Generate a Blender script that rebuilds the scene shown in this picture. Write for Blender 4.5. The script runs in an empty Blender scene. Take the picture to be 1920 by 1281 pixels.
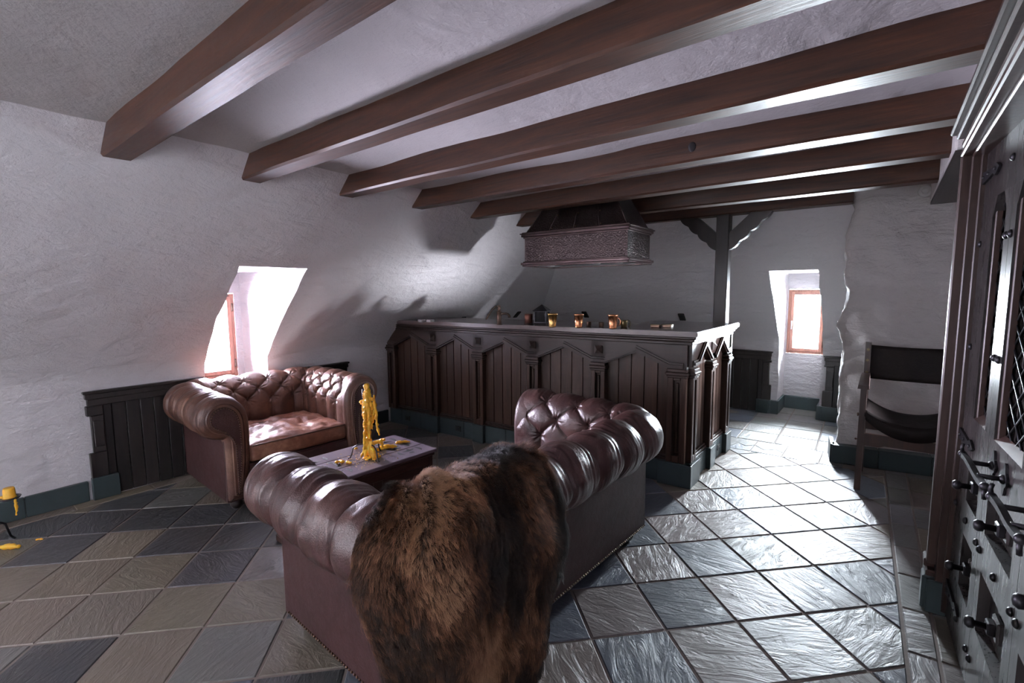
import bpy, bmesh, math, random
import numpy as np
from mathutils import Vector, Matrix

scene = bpy.context.scene
PI = math.pi

# ------------------------------------------------------------------ camera
HCAM = 1.38
def cam_basis():
    pitch, roll, th = math.radians(5.952), math.radians(-0.4396), math.radians(38.2)
    cp, sp, cr, sr = math.cos(pitch), math.sin(pitch), math.cos(roll), math.sin(roll)
    right = np.array([1, 0, 0.0]); fwd = np.array([0, cp, -sp]); up = np.array([0, sp, cp])
    r, u = cr*right + sr*up, -sr*right + cr*up
    M = np.array([[math.cos(th), -math.sin(th), 0], [math.sin(th), math.cos(th), 0], [0, 0, 1]])
    return M @ r, M @ u, M @ fwd
CR, CU, CF = cam_basis()
cam = bpy.data.cameras.new('camera'); camo = bpy.data.objects.new('camera', cam)
scene.collection.objects.link(camo)
cam.sensor_width = 36.0; cam.lens = 894.09/1920*36.0; cam.clip_start = 0.02; cam.clip_end = 200
mw = Matrix.Identity(4)
for i in range(3):
    mw[i][0], mw[i][1], mw[i][2] = CR[i], CU[i], -CF[i]
mw[2][3] = HCAM
camo.matrix_world = mw
scene.camera = camo

# ------------------------------------------------------------------ colour management
vs = scene.view_settings
vs.view_transform = 'Standard'; vs.look = 'None'; vs.gamma = 1.0; vs.use_curve_mapping = False
vs.exposure = 0.5
scene.cycles.max_bounces = 8
scene.cycles.diffuse_bounces = 5
scene.cycles.transparent_max_bounces = 12
scene.cycles.sample_clamp_indirect = 8.0
scene.cycles.caustics_reflective = False
scene.cycles.caustics_refractive = False
scene.cycles.blur_glossy = 1.0

# ------------------------------------------------------------------ sky (daylight outside)
SKY_BACK, SKY_LEFT, SKY_FILL, SKY_RIGHT = 450.0, 430.0, 10.0, 1900.0  # third strength: fill sky for the added window behind the camera
w = bpy.data.worlds.new('sky'); scene.world = w; w.use_nodes = True
nt = w.node_tree; nt.nodes.clear()
def wn(t, **k):
    n = nt.nodes.new(t)
    for a, b in k.items(): setattr(n, a, b)
    return n
wout = wn('ShaderNodeOutputWorld'); bg = wn('ShaderNodeBackground'); nt.links.new(bg.outputs[0], wout.inputs[0])
tc = wn('ShaderNodeTexCoord'); sx = wn('ShaderNodeSeparateXYZ'); nt.links.new(tc.outputs['Generated'], sx.inputs[0])
def wmath(op, a, b=None):
    n = wn('ShaderNodeMath', operation=op)
    for i, v in enumerate((a, b)):
        if v is None: continue
        if isinstance(v, (int, float)): n.inputs[i].default_value = v
        else: nt.links.new(v, n.inputs[i])
    return n.outputs[0]
def lobe(sock, sign):
    p = wmath('MAXIMUM', wmath('MULTIPLY', sock, sign), 0.0)
    return wmath('POWER', p, 2.0)
def lobe_dir(d, pw):
    n = wn('ShaderNodeVectorMath', operation='DOT_PRODUCT'); nt.links.new(tc.outputs['Generated'], n.inputs[0]); n.inputs[1].default_value = d
    return wmath('POWER', wmath('MAXIMUM', n.outputs['Value'], 0.0), pw)
acc = None
for sock, sign, st, col in ((sx.outputs[1], 1, SKY_BACK, (0.90, 0.95, 1.0)), (sx.outputs[0], -1, SKY_LEFT, (0.98, 0.88, 1.06)),
                            (None, (0.8, -0.6, 0.0, 2.0), SKY_FILL, (0.98, 0.91, 1.03)), (None, (0.971, 0.238, 0.0, 60.0), SKY_RIGHT, (1.0, 0.95, 1.0)),
                            (sx.outputs[2], 1, 20.0, (0.85, 0.92, 1.0)), (sx.outputs[2], -1, 14.0, (1.0, 0.97, 0.92))):
    m = wn('ShaderNodeVectorMath', operation='SCALE')
    m.inputs[0].default_value = tuple(c*st for c in col)
    nt.links.new(lobe_dir(sign[:3], sign[3]) if sock is None else lobe(sock, sign), m.inputs['Scale'])
    if acc is None: acc = m.outputs[0]
    else:
        a = wn('ShaderNodeVectorMath', operation='ADD'); nt.links.new(acc, a.inputs[0]); nt.links.new(m.outputs[0], a.inputs[1]); acc = a.outputs[0]
nt.links.new(acc, bg.inputs[0]); bg.inputs[1].default_value = 1.0

# portals: they only tell the sampler where the sky is seen through the windows
def portal(loc, rot, sx_, sy_):
    l = bpy.data.lights.new('window_portal', 'AREA'); l.shape = 'RECTANGLE'; l.size = sx_; l.size_y = sy_
    l.cycles.is_portal = True
    o = bpy.data.objects.new('window_portal', l); scene.collection.objects.link(o)
    o.location = loc; o.rotation_euler = rot
portal((-0.72, 6.42, 1.015), (-PI/2, 0, 0), 0.42, 0.78)     # back window, facing -y
portal((-4.66, 1.61, 1.015), (0, -PI/2, 0), 0.78, 0.46)     # left window, facing +x
portal((0.66, -1.3, 1.25), (0, PI/2, 0), 0.92, 1.22)        # added fill window behind the camera, facing -x

portal((1.42+0.94*math.cos(0.24), 4.45+0.94*math.sin(0.24), 0.75), (PI/2, 0, PI/2+0.24), 0.27, 0.68)   # slit window beyond the recess

# ------------------------------------------------------------------ noise (numpy)
def _hash(ix, iy, iz):
    h = (ix*374761393 + iy*668265263 + iz*2147483647 + 1442695041) & 0xffffffff
    h = ((h ^ (h >> 13))*1274126177) & 0xffffffff
    h = ((h ^ (h >> 15))*2246822519) & 0xffffffff
    return ((h ^ (h >> 16)) & 0xffffff)/float(0xffffff)
def vnoise(x, y, z=0.0):
    x, y, z = np.broadcast_arrays(np.asarray(x, float), np.asarray(y, float), np.asarray(z, float))
    fx, fy, fz = np.floor(x), np.floor(y), np.floor(z)
    ix, iy, iz = fx.astype(np.int64), fy.astype(np.int64), fz.astype(np.int64)
    tx, ty, tz = x-fx, y-fy, z-fz
    tx, ty, tz = tx*tx*(3-2*tx), ty*ty*(3-2*ty), tz*tz*(3-2*tz)
    def h(a, b, c): return _hash(ix+a, iy+b, iz+c)
    c00 = h(0,0,0)*(1-tx)+h(1,0,0)*tx; c10 = h(0,1,0)*(1-tx)+h(1,1,0)*tx
    c01 = h(0,0,1)*(1-tx)+h(1,0,1)*tx; c11 = h(0,1,1)*(1-tx)+h(1,1,1)*tx
    return ((c00*(1-ty)+c10*ty)*(1-tz) + (c01*(1-ty)+c11*ty)*tz)*2-1
def fbm(x, y, z=0.0, octaves=3, gain=0.5):
    s, a = 0, 1.0
    for i in range(octaves):
        s = s + a*vnoise(np.asarray(x)*2**i+17*i, np.asarray(y)*2**i-9*i, np.asarray(z)*2**i+5*i); a *= gain
    return s

# ------------------------------------------------------------------ materials
def new_mat(name):
    m = bpy.data.materials.new(name); m.use_nodes = True
    n = m.node_tree; b = n.nodes['Principled BSDF']
    return m, n, b
class NT:
    def __init__(s, name):
        s.m, s.t, s.b = new_mat(name)
    def n(s, t, **k):
        x = s.t.nodes.new(t)
        for a, b in k.items(): setattr(x, a, b)
        return x
    def l(s, a, b): s.t.links.new(a, b)
    def obj(s, scale=(1, 1, 1), rot=(0, 0, 0), off=None):
        tc = s.n('ShaderNodeTexCoord'); mp = s.n('ShaderNodeMapping')
        mp.inputs['Scale'].default_value = scale; mp.inputs['Rotation'].default_value = rot
        if off is not None: mp.inputs['Location'].default_value = off
        s.l(tc.outputs['Object'], mp.inputs[0]); return mp.outputs[0]
    def noise(s, vec, scale, detail=4, rough=0.55, dist=0.0):
        x = s.n('ShaderNodeTexNoise'); s.l(vec, x.inputs['Vector'])
        x.inputs['Scale'].default_value = scale; x.inputs['Detail'].default_value = detail
        x.inputs['Roughness'].default_value = rough; x.inputs['Distortion'].default_value = dist
        return x.outputs['Fac']
    def ramp(s, fac, stops):
        x = s.n('ShaderNodeValToRGB'); e = x.color_ramp.elements
        while len(e) < len(stops): e.new(0.5)
        for i, (p, c) in enumerate(stops):
            e[i].position = p; e[i].color = (*c, 1) if len(c) == 3 else c
        s.l(fac, x.inputs[0]); return x.outputs[0]
    def math(s, op, a, b=None):
        x = s.n('ShaderNodeMath', operation=op)
        for i, v in enumerate((a, b)):
            if v is None: continue
            if isinstance(v, (int, float)): x.inputs[i].default_value = v
            else: s.l(v, x.inputs[i])
        return x.outputs[0]
    def mix(s, fac, a, b, blend='MIX'):
        x = s.n('ShaderNodeMix', data_type='RGBA', blend_type=blend)
        for i, v in ((0, fac), (6, a), (7, b)):
            if isinstance(v, (int, float)): x.inputs[i].default_value = v
            elif isinstance(v, tuple): x.inputs[i].default_value = (*v, 1)
            else: s.l(v, x.inputs[i])
        return x.outputs[2]
    def bump(s, h, strength=0.5, dist=0.01, prev=None):
        x = s.n('ShaderNodeBump'); x.inputs['Strength'].default_value = strength; x.inputs['Distance'].default_value = dist
        s.l(h, x.inputs['Height'])
        if prev is not None: s.l(prev, x.inputs['Normal'])
        return x.outputs[0]
    def done(s, col=None, rough=None, nrm=None, metal=None, spec=None, coat=None):
        for k, v in (('Base Color', col), ('Roughness', rough), ('Normal', nrm), ('Metallic', metal), ('Specular IOR Level', spec), ('Coat Weight', coat)):
            if v is None: continue
            if isinstance(v, (int, float)): s.b.inputs[k].default_value = v
            elif isinstance(v, tuple): s.b.inputs[k].default_value = (*v, 1)
            else: s.l(v, s.b.inputs[k])
        return s.m

def m_plain(name, col, rough=0.5, metal=0.0, var=0.15, scale=30.0, bump=0.15):
    t = NT(name); v = t.obj()
    f = t.noise(v, scale, 3)
    c = t.mix(f, tuple(x*(1-var) for x in col), tuple(min(1, x*(1+var)) for x in col))
    return t.done(c, rough, t.bump(f, bump, 0.003), metal)
def m_plaster(name, col, lump=0.5, dist=0.012):
    t = NT(name); v = t.obj()
    big = t.noise(v, 1.8, 4, 0.55, 0.2); mid = t.noise(v, 5.5, 6, 0.58, 0.25); fine = t.noise(v, 70.0, 4, 0.7)
    vs_ = t.obj((1.0, 1.0, 3.2), (0.35, 0.2, 0.5)); trowel = t.noise(vs_, 4.5, 5, 0.55, 0.5)
    c = t.mix(big, tuple(x*0.94 for x in col), tuple(min(0.95, x*1.05) for x in col))
    h = t.math('ADD', t.math('MULTIPLY', mid, 1.0), t.math('ADD', t.math('MULTIPLY', fine, 0.22), t.math('MULTIPLY', trowel, 1.1)))
    h = t.math('ADD', h, t.math('MULTIPLY', big, 1.0))
    return t.done(c, 0.85, t.bump(h, lump, dist), spec=0.2)
def m_wood(name, c0, c1, axis, rough=0.4, grain=1.0, bump=0.25, island=True, spec=0.5, worn=None):
    """dark stained timber; axis = grain direction in object space"""
    t = NT(name)
    sc = [16.0, 16.0, 16.0]; sc['xyz'.index(axis)] = 1.3
    v = t.obj(tuple(sc))
    if island:
        g = t.n('ShaderNodeNewGeometry'); add = t.n('ShaderNodeVectorMath', operation='ADD')
        sc2 = t.n('ShaderNodeVectorMath', operation='SCALE'); sc2.inputs[0].default_value = (37.0, 61.0, 23.0)
        t.l(g.outputs['Random Per Island'], sc2.inputs['Scale']); t.l(v, add.inputs[0]); t.l(sc2.outputs[0], add.inputs[1]); v = add.outputs[0]
    a = t.noise(v, 1.0*grain, 6, 0.65, 1.6); b = t.noise(v, 5.0*grain, 4, 0.7, 0.4)
    f = t.math('ADD', t.math('MULTIPLY', a, 0.7), t.math('MULTIPLY', b, 0.3))
    c = t.ramp(f, [(0.33, c0), (0.52, tuple((x+y)/2 for x, y in zip(c0, c1))), (0.68, c1)])
    if island:
        tone = t.math('ADD', 0.72, t.math('MULTIPLY', g.outputs['Random Per Island'], 0.56))
        hsv = t.n('ShaderNodeHueSaturation'); t.l(c, hsv.inputs['Color']); t.l(tone, hsv.inputs['Value']); c = hsv.outputs[0]
    r = t.math('ADD', rough-0.08, t.math('MULTIPLY', b, 0.2))
    return t.done(c, r, t.bump(f, bump, 0.004), spec=spec)
def m_leather(name, c_dark, c_mid, c_worn, wear=0.5, rough=0.34, spec=0.5):
    t = NT(name); v = t.obj()
    big = t.noise(v, 4.5, 5, 0.6, 0.5); mid = t.noise(v, 22.0, 4, 0.6, 0.3)
    f = t.math('ADD', t.math('MULTIPLY', big, 0.75), t.math('MULTIPLY', mid, 0.25))
    c = t.ramp(f, [(0.32, c_dark), (0.52, c_mid), (0.80-0.15*wear, c_worn)])
    # scratches and crackle
    vo = t.n('ShaderNodeTexVoronoi', feature='DISTANCE_TO_EDGE'); t.l(v, vo.inputs['Vector']); vo.inputs['Scale'].default_value = 150.0
    cell = t.math('MINIMUM', t.math('MULTIPLY', vo.outputs['Distance'], 4.0), 1.0)
    vw = t.obj((1, 1, 1), (0.4, 0.9, 0.2)); wv = t.noise(vw, 7.0, 3, 0.5, 3.0)
    sc = t.math('LESS_THAN', t.math('ABSOLUTE', t.math('SUBTRACT', wv, 0.5)), 0.0022)
    vm = t.noise(v, 3.1, 2); sc = t.math('MULTIPLY', sc, t.math('GREATER_THAN', vm, 0.52))
    c = t.mix(t.math('MULTIPLY', sc, 0.4), c, tuple(min(1, x*2.4+0.02) for x in c_worn))
    r = t.math('ADD', rough-0.10, t.math('MULTIPLY', mid, 0.26))
    wr = t.n('ShaderNodeTexVoronoi', feature='DISTANCE_TO_EDGE'); dv = t.n('ShaderNodeVectorMath', operation='ADD'); t.l(v, dv.inputs[0])
    nz = t.n('ShaderNodeTexNoise'); t.l(v, nz.inputs['Vector']); nz.inputs['Scale'].default_value = 9.0; sv = t.n('ShaderNodeVectorMath', operation='SCALE'); sv.inputs['Scale'].default_value = 0.09; t.l(nz.outputs['Color'], sv.inputs[0]); t.l(sv.outputs[0], dv.inputs[1])
    t.l(dv.outputs[0], wr.inputs['Vector']); wr.inputs['Scale'].default_value = 24.0
    wl = t.math('MINIMUM', t.math('MULTIPLY', wr.outputs['Distance'], 7.0), 1.0)
    h = t.math('ADD', t.math('MULTIPLY', cell, 0.22), t.math('ADD', t.math('MULTIPLY', mid, 0.9), t.math('MULTIPLY', wl, 0.12+0.16*wear)))
    return t.done(c, r, t.bump(h, 0.34, 0.005), spec=spec)
def m_slate_tile(name):
    """slate floor tiles: tile colour comes from a per-tile colour attribute, cleft relief from noise"""
    t = NT(name)
    at = t.n('ShaderNodeAttribute', attribute_name='tile', attribute_type='GEOMETRY')
    ofs = t.n('ShaderNodeVectorMath', operation='SCALE'); ofs.inputs[0].default_value = (53.0, 31.0, 17.0)
    t.l(at.outputs['Alpha'], ofs.inputs['Scale'])
    rotv = t.n('ShaderNodeVectorRotate', rotation_type='Z_AXIS'); tc = t.n('ShaderNodeTexCoord')
    t.l(tc.outputs['Object'], rotv.inputs['Vector']); t.l(t.math('MULTIPLY', at.outputs['Alpha'], 6.28), rotv.inputs['Angle'])
    ad = t.n('ShaderNodeVectorMath', operation='ADD'); t.l(rotv.outputs[0], ad.inputs[0]); t.l(ofs.outputs[0], ad.inputs[1]); v = ad.outputs[0]
    st = t.n('ShaderNodeMapping'); st.inputs['Scale'].default_value = (2.6, 9.0, 1.0); t.l(v, st.inputs[0])
    n1 = t.noise(st.outputs[0], 1.8, 6, 0.62, 1.8); n2 = t.noise(v, 5.0, 5, 0.6, 1.0); n3 = t.noise(v, 70, 3, 0.6)
    # stepped cleft layers
    lay = t.math('PINGPONG', t.math('MULTIPLY', n1, 7.0), 1.0)
    h = t.math('ADD', t.math('MULTIPLY', n1, 1.5), t.math('ADD', t.math('MULTIPLY', lay, 0.09), t.math('ADD', t.math('MULTIPLY', n2, 0.5), t.math('MULTIPLY', n3, 0.06))))
    c = t.mix(t.math('MULTIPLY', t.math('SUBTRACT', n2, 0.2), 1.0), at.outputs['Color'], t.mix(0.45, at.outputs['Color'], (0.16, 0.13, 0.10)))
    c = t.mix(t.math('MULTIPLY', t.math('GREATER_THAN', n3, 0.66), 0.18), c, (0.28, 0.26, 0.24))
    r = t.math('ADD', 0.34, t.math('MULTIPLY', n2, 0.22))
    return t.done(c, r, t.bump(h, 0.75, 0.009), spec=0.5)
def m_slate(name, col, rough=0.4):
    t = NT(name); v = t.obj()
    n2 = t.noise(v, 6, 6, 0.6, 1.0); g = t.n('ShaderNodeNewGeometry')
    c = t.mix(n2, tuple(x*0.75 for x in col), tuple(x*1.3 for x in col))
    tone = t.math('ADD', 0.8, t.math('MULTIPLY', g.outputs['Random Per Island'], 0.45))
    hsv = t.n('ShaderNodeHueSaturation'); t.l(c, hsv.inputs['Color']); t.l(tone, hsv.inputs['Value'])
    return t.done(hsv.outputs[0], rough, t.bump(n2, 0.25, 0.005))
def m_hammered(name, col, rough=0.32, scale=95.0, strength=0.9):
    t = NT(name); v = t.obj()
    vo = t.n('ShaderNodeTexVoronoi', feature='SMOOTH_F1'); t.l(v, vo.inputs['Vector']); vo.inputs['Scale'].default_value = scale
    n = t.noise(v, 8, 4)
    c = t.mix(n, tuple(x*0.6 for x in col), tuple(x*1.3 for x in col))
    return t.done(c, rough, t.bump(vo.outputs['Distance'], strength, 0.006), metal=0.85)
def m_glass(name, tint=(0.95, 0.98, 1.0)):
    m = bpy.data.materials.new(name); m.use_nodes = True; n = m.node_tree; n.nodes.clear()
    o = n.nodes.new('ShaderNodeOutputMaterial'); mx = n.nodes.new('ShaderNodeMixShader'); tr = n.nodes.new('ShaderNodeBsdfTransparent')
    gl = n.nodes.new('ShaderNodeBsdfGlossy'); fr = n.nodes.new('ShaderNodeFresnel'); fr.inputs[0].default_value = 1.45
    tr.inputs[0].default_value = (*tint, 1); gl.inputs['Roughness'].default_value = 0.02
    n.links.new(fr.outputs[0], mx.inputs[0]); n.links.new(tr.outputs[0], mx.inputs[1]); n.links.new(gl.outputs[0], mx.inputs[2]); n.links.new(mx.outputs[0], o.inputs[0])
    return m
def m_wax(name, col):
    t = NT(name); v = t.obj(); f = t.noise(v, 40, 4)
    c = t.mix(f, tuple(x*0.8 for x in col), tuple(min(1, x*1.15) for x in col))
    t.b.inputs['Subsurface Weight'].default_value = 0.25
    t.b.inputs['Subsurface Radius'].default_value = (0.02, 0.008, 0.002)
    return t.done(c, 0.4, t.bump(f, 0.4, 0.004))
def m_fur(name):
    t = NT(name)
    at = t.n('ShaderNodeAttribute', attribute_name='tint', attribute_type='GEOMETRY')
    hi = t.n('ShaderNodeHairInfo')
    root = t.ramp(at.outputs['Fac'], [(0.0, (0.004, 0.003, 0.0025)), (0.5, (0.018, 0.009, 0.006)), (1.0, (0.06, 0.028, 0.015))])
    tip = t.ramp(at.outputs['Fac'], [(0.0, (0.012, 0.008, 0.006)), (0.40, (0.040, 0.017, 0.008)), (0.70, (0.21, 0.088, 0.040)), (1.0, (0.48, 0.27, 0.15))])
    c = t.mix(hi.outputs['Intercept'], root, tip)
    return t.done(c, 0.5, spec=0.35)

M = {}
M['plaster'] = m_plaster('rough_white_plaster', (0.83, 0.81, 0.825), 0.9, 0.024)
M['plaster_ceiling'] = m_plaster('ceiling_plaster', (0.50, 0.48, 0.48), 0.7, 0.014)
M['plaster_lumpy'] = m_plaster('lumpy_plaster', (0.70, 0.67, 0.65), 0.9, 0.024)
M['beam'] = m_wood('beam_timber', (0.014, 0.006, 0.004), (0.085, 0.030, 0.014), 'x', 0.46, 1.0, 0.45, spec=0.4)
M['post'] = m_wood('post_timber', (0.007, 0.004, 0.0035), (0.024, 0.011, 0.009), 'z', 0.42)
M['bar_z'] = m_wood('bar_planks', (0.014, 0.008, 0.006), (0.050, 0.026, 0.018), 'z', 0.36, 1.0, 0.2, spec=0.25)
M['bar_x'] = m_wood('bar_rails', (0.011, 0.007, 0.006), (0.034, 0.019, 0.015), 'x', 0.32, 1.0, 0.2, spec=0.25)
M['cupboard'] = m_wood('cupboard_timber', (0.007, 0.0065, 0.0065), (0.024, 0.017, 0.015), 'z', 0.36)
M['door'] = m_wood('door_timber', (0.018, 0.015, 0.015), (0.046, 0.038, 0.037), 'z', 0.27, 0.8, 0.02)
M['casing'] = m_wood('casing_timber', (0.020, 0.011, 0.009), (0.055, 0.030, 0.025), 'z', 0.34, 0.8, 0.08, spec=0.3)
M['chest'] = m_wood('chest_timber', (0.014, 0.006, 0.004), (0.05, 0.02, 0.013), 'y', 0.4)
M['chest_top'] = m_wood('chest_top_sheen_timber', (0.075, 0.060, 0.075), (0.14, 0.11, 0.135), 'y', 0.30, 1.0, 0.2)  # lilac sheen of the window mixed into the base colour
M['chairwood'] = m_wood('chair_timber', (0.018, 0.007, 0.005), (0.06, 0.022, 0.014), 'z', 0.38)
M['frame'] = m_wood('window_timber', (0.20, 0.085, 0.06), (0.36, 0.17, 0.12), 'z', 0.45)
M['leather_sofa'] = m_leather('sofa_leather', (0.028, 0.011, 0.010), (0.052, 0.020, 0.018), (0.11, 0.055, 0.046), 0.4, 0.33)
M['leather_panel'] = m_leather('sofa_panel_leather', (0.026, 0.0095, 0.009), (0.038, 0.014, 0.0135), (0.052, 0.022, 0.021), 0.1, 0.5, 0.3)
M['leather_chair'] = m_leather('armchair_leather', (0.042, 0.017, 0.012), (0.088, 0.038, 0.025), (0.19, 0.10, 0.065), 0.6, 0.33)
M['leather_seat'] = m_leather('worn_seat_leather', (0.085, 0.028, 0.016), (0.17, 0.065, 0.038), (0.32, 0.17, 0.11), 0.9, 0.36)
M['leather_black'] = m_leather('dark_sling_leather', (0.006, 0.004, 0.004), (0.011, 0.007, 0.0065), (0.020, 0.014, 0.012), 0.1, 0.55, 0.2)
M['slate_floor'] = m_slate_tile('slate_floor_tiles')
M['grout'] = m_plain('grout', (0.20, 0.165, 0.145), 0.9, 0, 0.2, 40, 0.3)
M['slate_base'] = m_slate('slate_skirting', (0.028, 0.041, 0.043), 0.38)
M['copper'] = m_plain('brushed_copper', (0.72, 0.32, 0.16), 0.25, 1.0, 0.3, 20, 0.1)
M['brass'] = m_plain('brushed_brass', (0.66, 0.42, 0.15), 0.25, 1.0, 0.3, 20, 0.1)
M['bronze'] = m_plain('oiled_bronze', (0.10, 0.065, 0.05), 0.3, 0.9, 0.2, 20, 0.1)
M['hood'] = m_hammered('hammered_copper', (0.062, 0.045, 0.045), 0.30, 105.0, 0.7)
M['hood_trim'] = m_plain('hood_trim_copper', (0.13, 0.09, 0.09), 0.32, 0.8, 0.2, 14, 0.1)
M['worktop'] = m_wood('worktop_timber', (0.05, 0.035, 0.033), (0.11, 0.08, 0.075), 'x', 0.22, 1.0, 0.06)
M['brass_dark'] = m_plain('tarnished_brass', (0.16, 0.12, 0.06), 0.35, 1.0, 0.2, 30, 0.1)
M['copper_dark'] = m_plain('tarnished_copper', (0.14, 0.06, 0.045), 0.4, 0.9, 0.2, 30, 0.1)
M['steel'] = m_plain('brushed_steel', (0.55, 0.55, 0.55), 0.3, 1.0, 0.1, 30, 0.05)
M['iron'] = m_plain('black_iron', (0.030, 0.028, 0.032), 0.42, 0.75, 0.3, 40, 0.4)
M['nail'] = m_plain('nail_brass', (0.12, 0.075, 0.05), 0.35, 0.9, 0.2, 60, 0.0)
M['wax'] = m_wax('yellow_wax', (0.93, 0.50, 0.04))
M['wax_pale'] = m_wax('pale_wax', (0.85, 0.62, 0.28))
M['black'] = m_plain('black_plastic', (0.012, 0.012, 0.012), 0.4)
M['shade'] = m_plain('dark_hollow', (0.010, 0.008, 0.010), 0.8)  # flat dark for knot and lantern panels, painted shade for tracery cut-outs
M['white'] = m_plain('white_plastic', (0.75, 0.75, 0.74), 0.4)
M['glass'] = m_glass('window_glass')
M['leaded'] = m_glass('leaded_glass', (0.30, 0.36, 0.36))
M['fur'] = m_fur('brown_fur')
M['pelt'] = m_plain('pelt_backing', (0.03, 0.016, 0.01), 0.9)
M['foot'] = m_plain('dark_turned_foot', (0.012, 0.007, 0.006), 0.3)

# ------------------------------------------------------------------ mesh builder
class MB:
    def __init__(s): s.v = []; s.f = []; s.mi = []; s.sm = []
    def add(s, verts, faces, mat=0, smooth=False, T=None):
        o = len(s.v)
        for p in verts:
            p = Vector(p)
            if T is not None: p = T @ p
            s.v.append(tuple(p))
        for f in faces:
            s.f.append(tuple(i+o for i in f)); s.mi.append(mat); s.sm.append(smooth)
        return s
    def box(s, x0, x1, y0, y1, z0, z1, mat=0, T=None, ch=0.0):
        if x1 < x0: x0, x1 = x1, x0
        if y1 < y0: y0, y1 = y1, y0
        if z1 < z0: z0, z1 = z1, z0
        c = min(ch, (x1-x0)*0.3, (y1-y0)*0.3, (z1-z0)*0.3)
        if c <= 0:
            v = [(x0,y0,z0),(x1,y0,z0),(x1,y1,z0),(x0,y1,z0),(x0,y0,z1),(x1,y0,z1),(x1,y1,z1),(x0,y1,z1)]
            return s.add(v, [(3,2,1,0),(4,5,6,7),(0,1,5,4),(1,2,6,5),(2,3,7,6),(3,0,4,7)], mat, False, T)
        bm = bmesh.new(); bmesh.ops.create_cube(bm, size=1.0)
        for q in bm.verts: q.co = Vector(((x0+x1)/2+q.co.x*(x1-x0), (y0+y1)/2+q.co.y*(y1-y0), (z0+z1)/2+q.co.z*(z1-z0)))
        bmesh.ops.bevel(bm, geom=bm.edges[:], offset=c, segments=1, affect='EDGES')
        s.bm(bm, mat, False, T); return s
    def bm(s, bm, mat=0, smooth=False, T=None):
        bm.verts.index_update()
        s.add([q.co.copy() for q in bm.verts], [tuple(q.index for q in f.verts) for f in bm.faces], mat, smooth, T); bm.free()
    def prism(s, poly, y0, y1, mat=0, T=None, smooth=False):
        """poly = (x, z) outline, extruded along y"""
        n = len(poly); area = sum(poly[i][0]*poly[(i+1) % n][1]-poly[(i+1) % n][0]*poly[i][1] for i in range(n))
        if area < 0: poly = poly[::-1]
        v = [(x, y0, z) for x, z in poly]+[(x, y1, z) for x, z in poly]
        f = [tuple(range(n)), tuple(range(2*n-1, n-1, -1))]+[(i, i+n, (i+1) % n+n, (i+1) % n) for i in range(n)]
        return s.add(v, f, mat, smooth, T)
    def lathe(s, prof, seg=20, mat=0, T=None, smooth=True, cap=True):
        v, f = [], []; n = len(prof)
        for r, z in prof:
            for k in range(seg):
                a = 2*PI*k/seg; v.append((r*math.cos(a), r*math.sin(a), z))
        for i in range(n-1):
            for k in range(seg):
                a, b = i*seg+k, i*seg+(k+1) % seg
                f.append((a, b, b+seg, a+seg))
        if cap:
            f.append(tuple(range(seg-1, -1, -1))); f.append(tuple(range((n-1)*seg, n*seg)))
        return s.add(v, f, mat, smooth, T)
    def tube(s, pts, r, seg=8, mat=0, T=None, closed=False, smooth=True):
        pts = [Vector(p) for p in pts]; n = len(pts); rs = r if isinstance(r, (list, tuple)) else [r]*n
        v, f = [], []; up = None
        for i in range(n):
            t = (pts[(i+1) % n]-pts[i-1]) if closed else (pts[min(i+1, n-1)]-pts[max(i-1, 0)])
            t.normalize()
            if up is None:
                up = t.orthogonal().normalized()
            up = (up-t*up.dot(t)); up = up.normalized() if up.length > 1e-6 else t.orthogonal().normalized()
            b = t.cross(up)
            for k in range(seg):
                a = 2*PI*k/seg; v.append(pts[i]+(up*math.cos(a)+b*math.sin(a))*rs[i])
        m = n if closed else n-1
        for i in range(m):
            for k in range(seg):
                a, b = i*seg+k, i*seg+(k+1) % seg; c, d = ((i+1) % n)*seg+(k+1) % seg, ((i+1) % n)*seg+k
                f.append((a, b, c, d))
        if not closed:
            f.append(tuple(range(seg-1, -1, -1))); f.append(tuple(range((n-1)*seg, n*seg)))
        return s.add(v, f, mat, smooth, T)
    def ball(s, c, r, seg=12, rings=8, mat=0, T=None, sc=(1, 1, 1)):
        v, f = [], []
        for i in range(rings+1):
            th = PI*i/rings
            for k in range(seg):
                a = 2*PI*k/seg
                v.append((c[0]+sc[0]*r*math.sin(th)*math.cos(a), c[1]+sc[1]*r*math.sin(th)*math.sin(a), c[2]-sc[2]*r*math.cos(th)))
        for i in range(rings):
            for k in range(seg):
                a, b = i*seg+k, i*seg+(k+1) % seg
                f.append((a, b, b+seg, a+seg))
        return s.add(v, f, mat, True, T)
    def grid(s, P, mat=0, smooth=True, flip=False, closed_u=False):
        """P: numpy array (nu, nv, 3)"""
        nu, nv = P.shape[:2]; o = len(s.v)
        s.v.extend(map(tuple, P.reshape(-1, 3).tolist()))
        for i in range(nu if closed_u else nu-1):
            for j in range(nv-1):
                a = o+i*nv+j; b = o+((i+1) % nu)*nv+j
                q = (a, b, b+1, a+1)
                s.f.append(q[::-1] if flip else q); s.mi.append(mat); s.sm.append(smooth)
        return s
    def build(s, name, mats, parent=None, bevel=0.0, seg=2, fix=False, weld=0.0):
        me = bpy.data.meshes.new(name)
        me.from_pydata(s.v, [], s.f); me.update()
        if not isinstance(mats, (list, tuple)): mats = [mats]
        for m in mats: me.materials.append(m)
        me.polygons.foreach_set('material_index', s.mi); me.polygons.foreach_set('use_smooth', s.sm)
        if fix or weld:
            bm = bmesh.new(); bm.from_mesh(me)
            if weld: bmesh.ops.remove_doubles(bm, verts=bm.verts[:], dist=weld)
            bmesh.ops.recalc_face_normals(bm, faces=bm.faces[:]); bm.to_mesh(me); bm.free()
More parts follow.
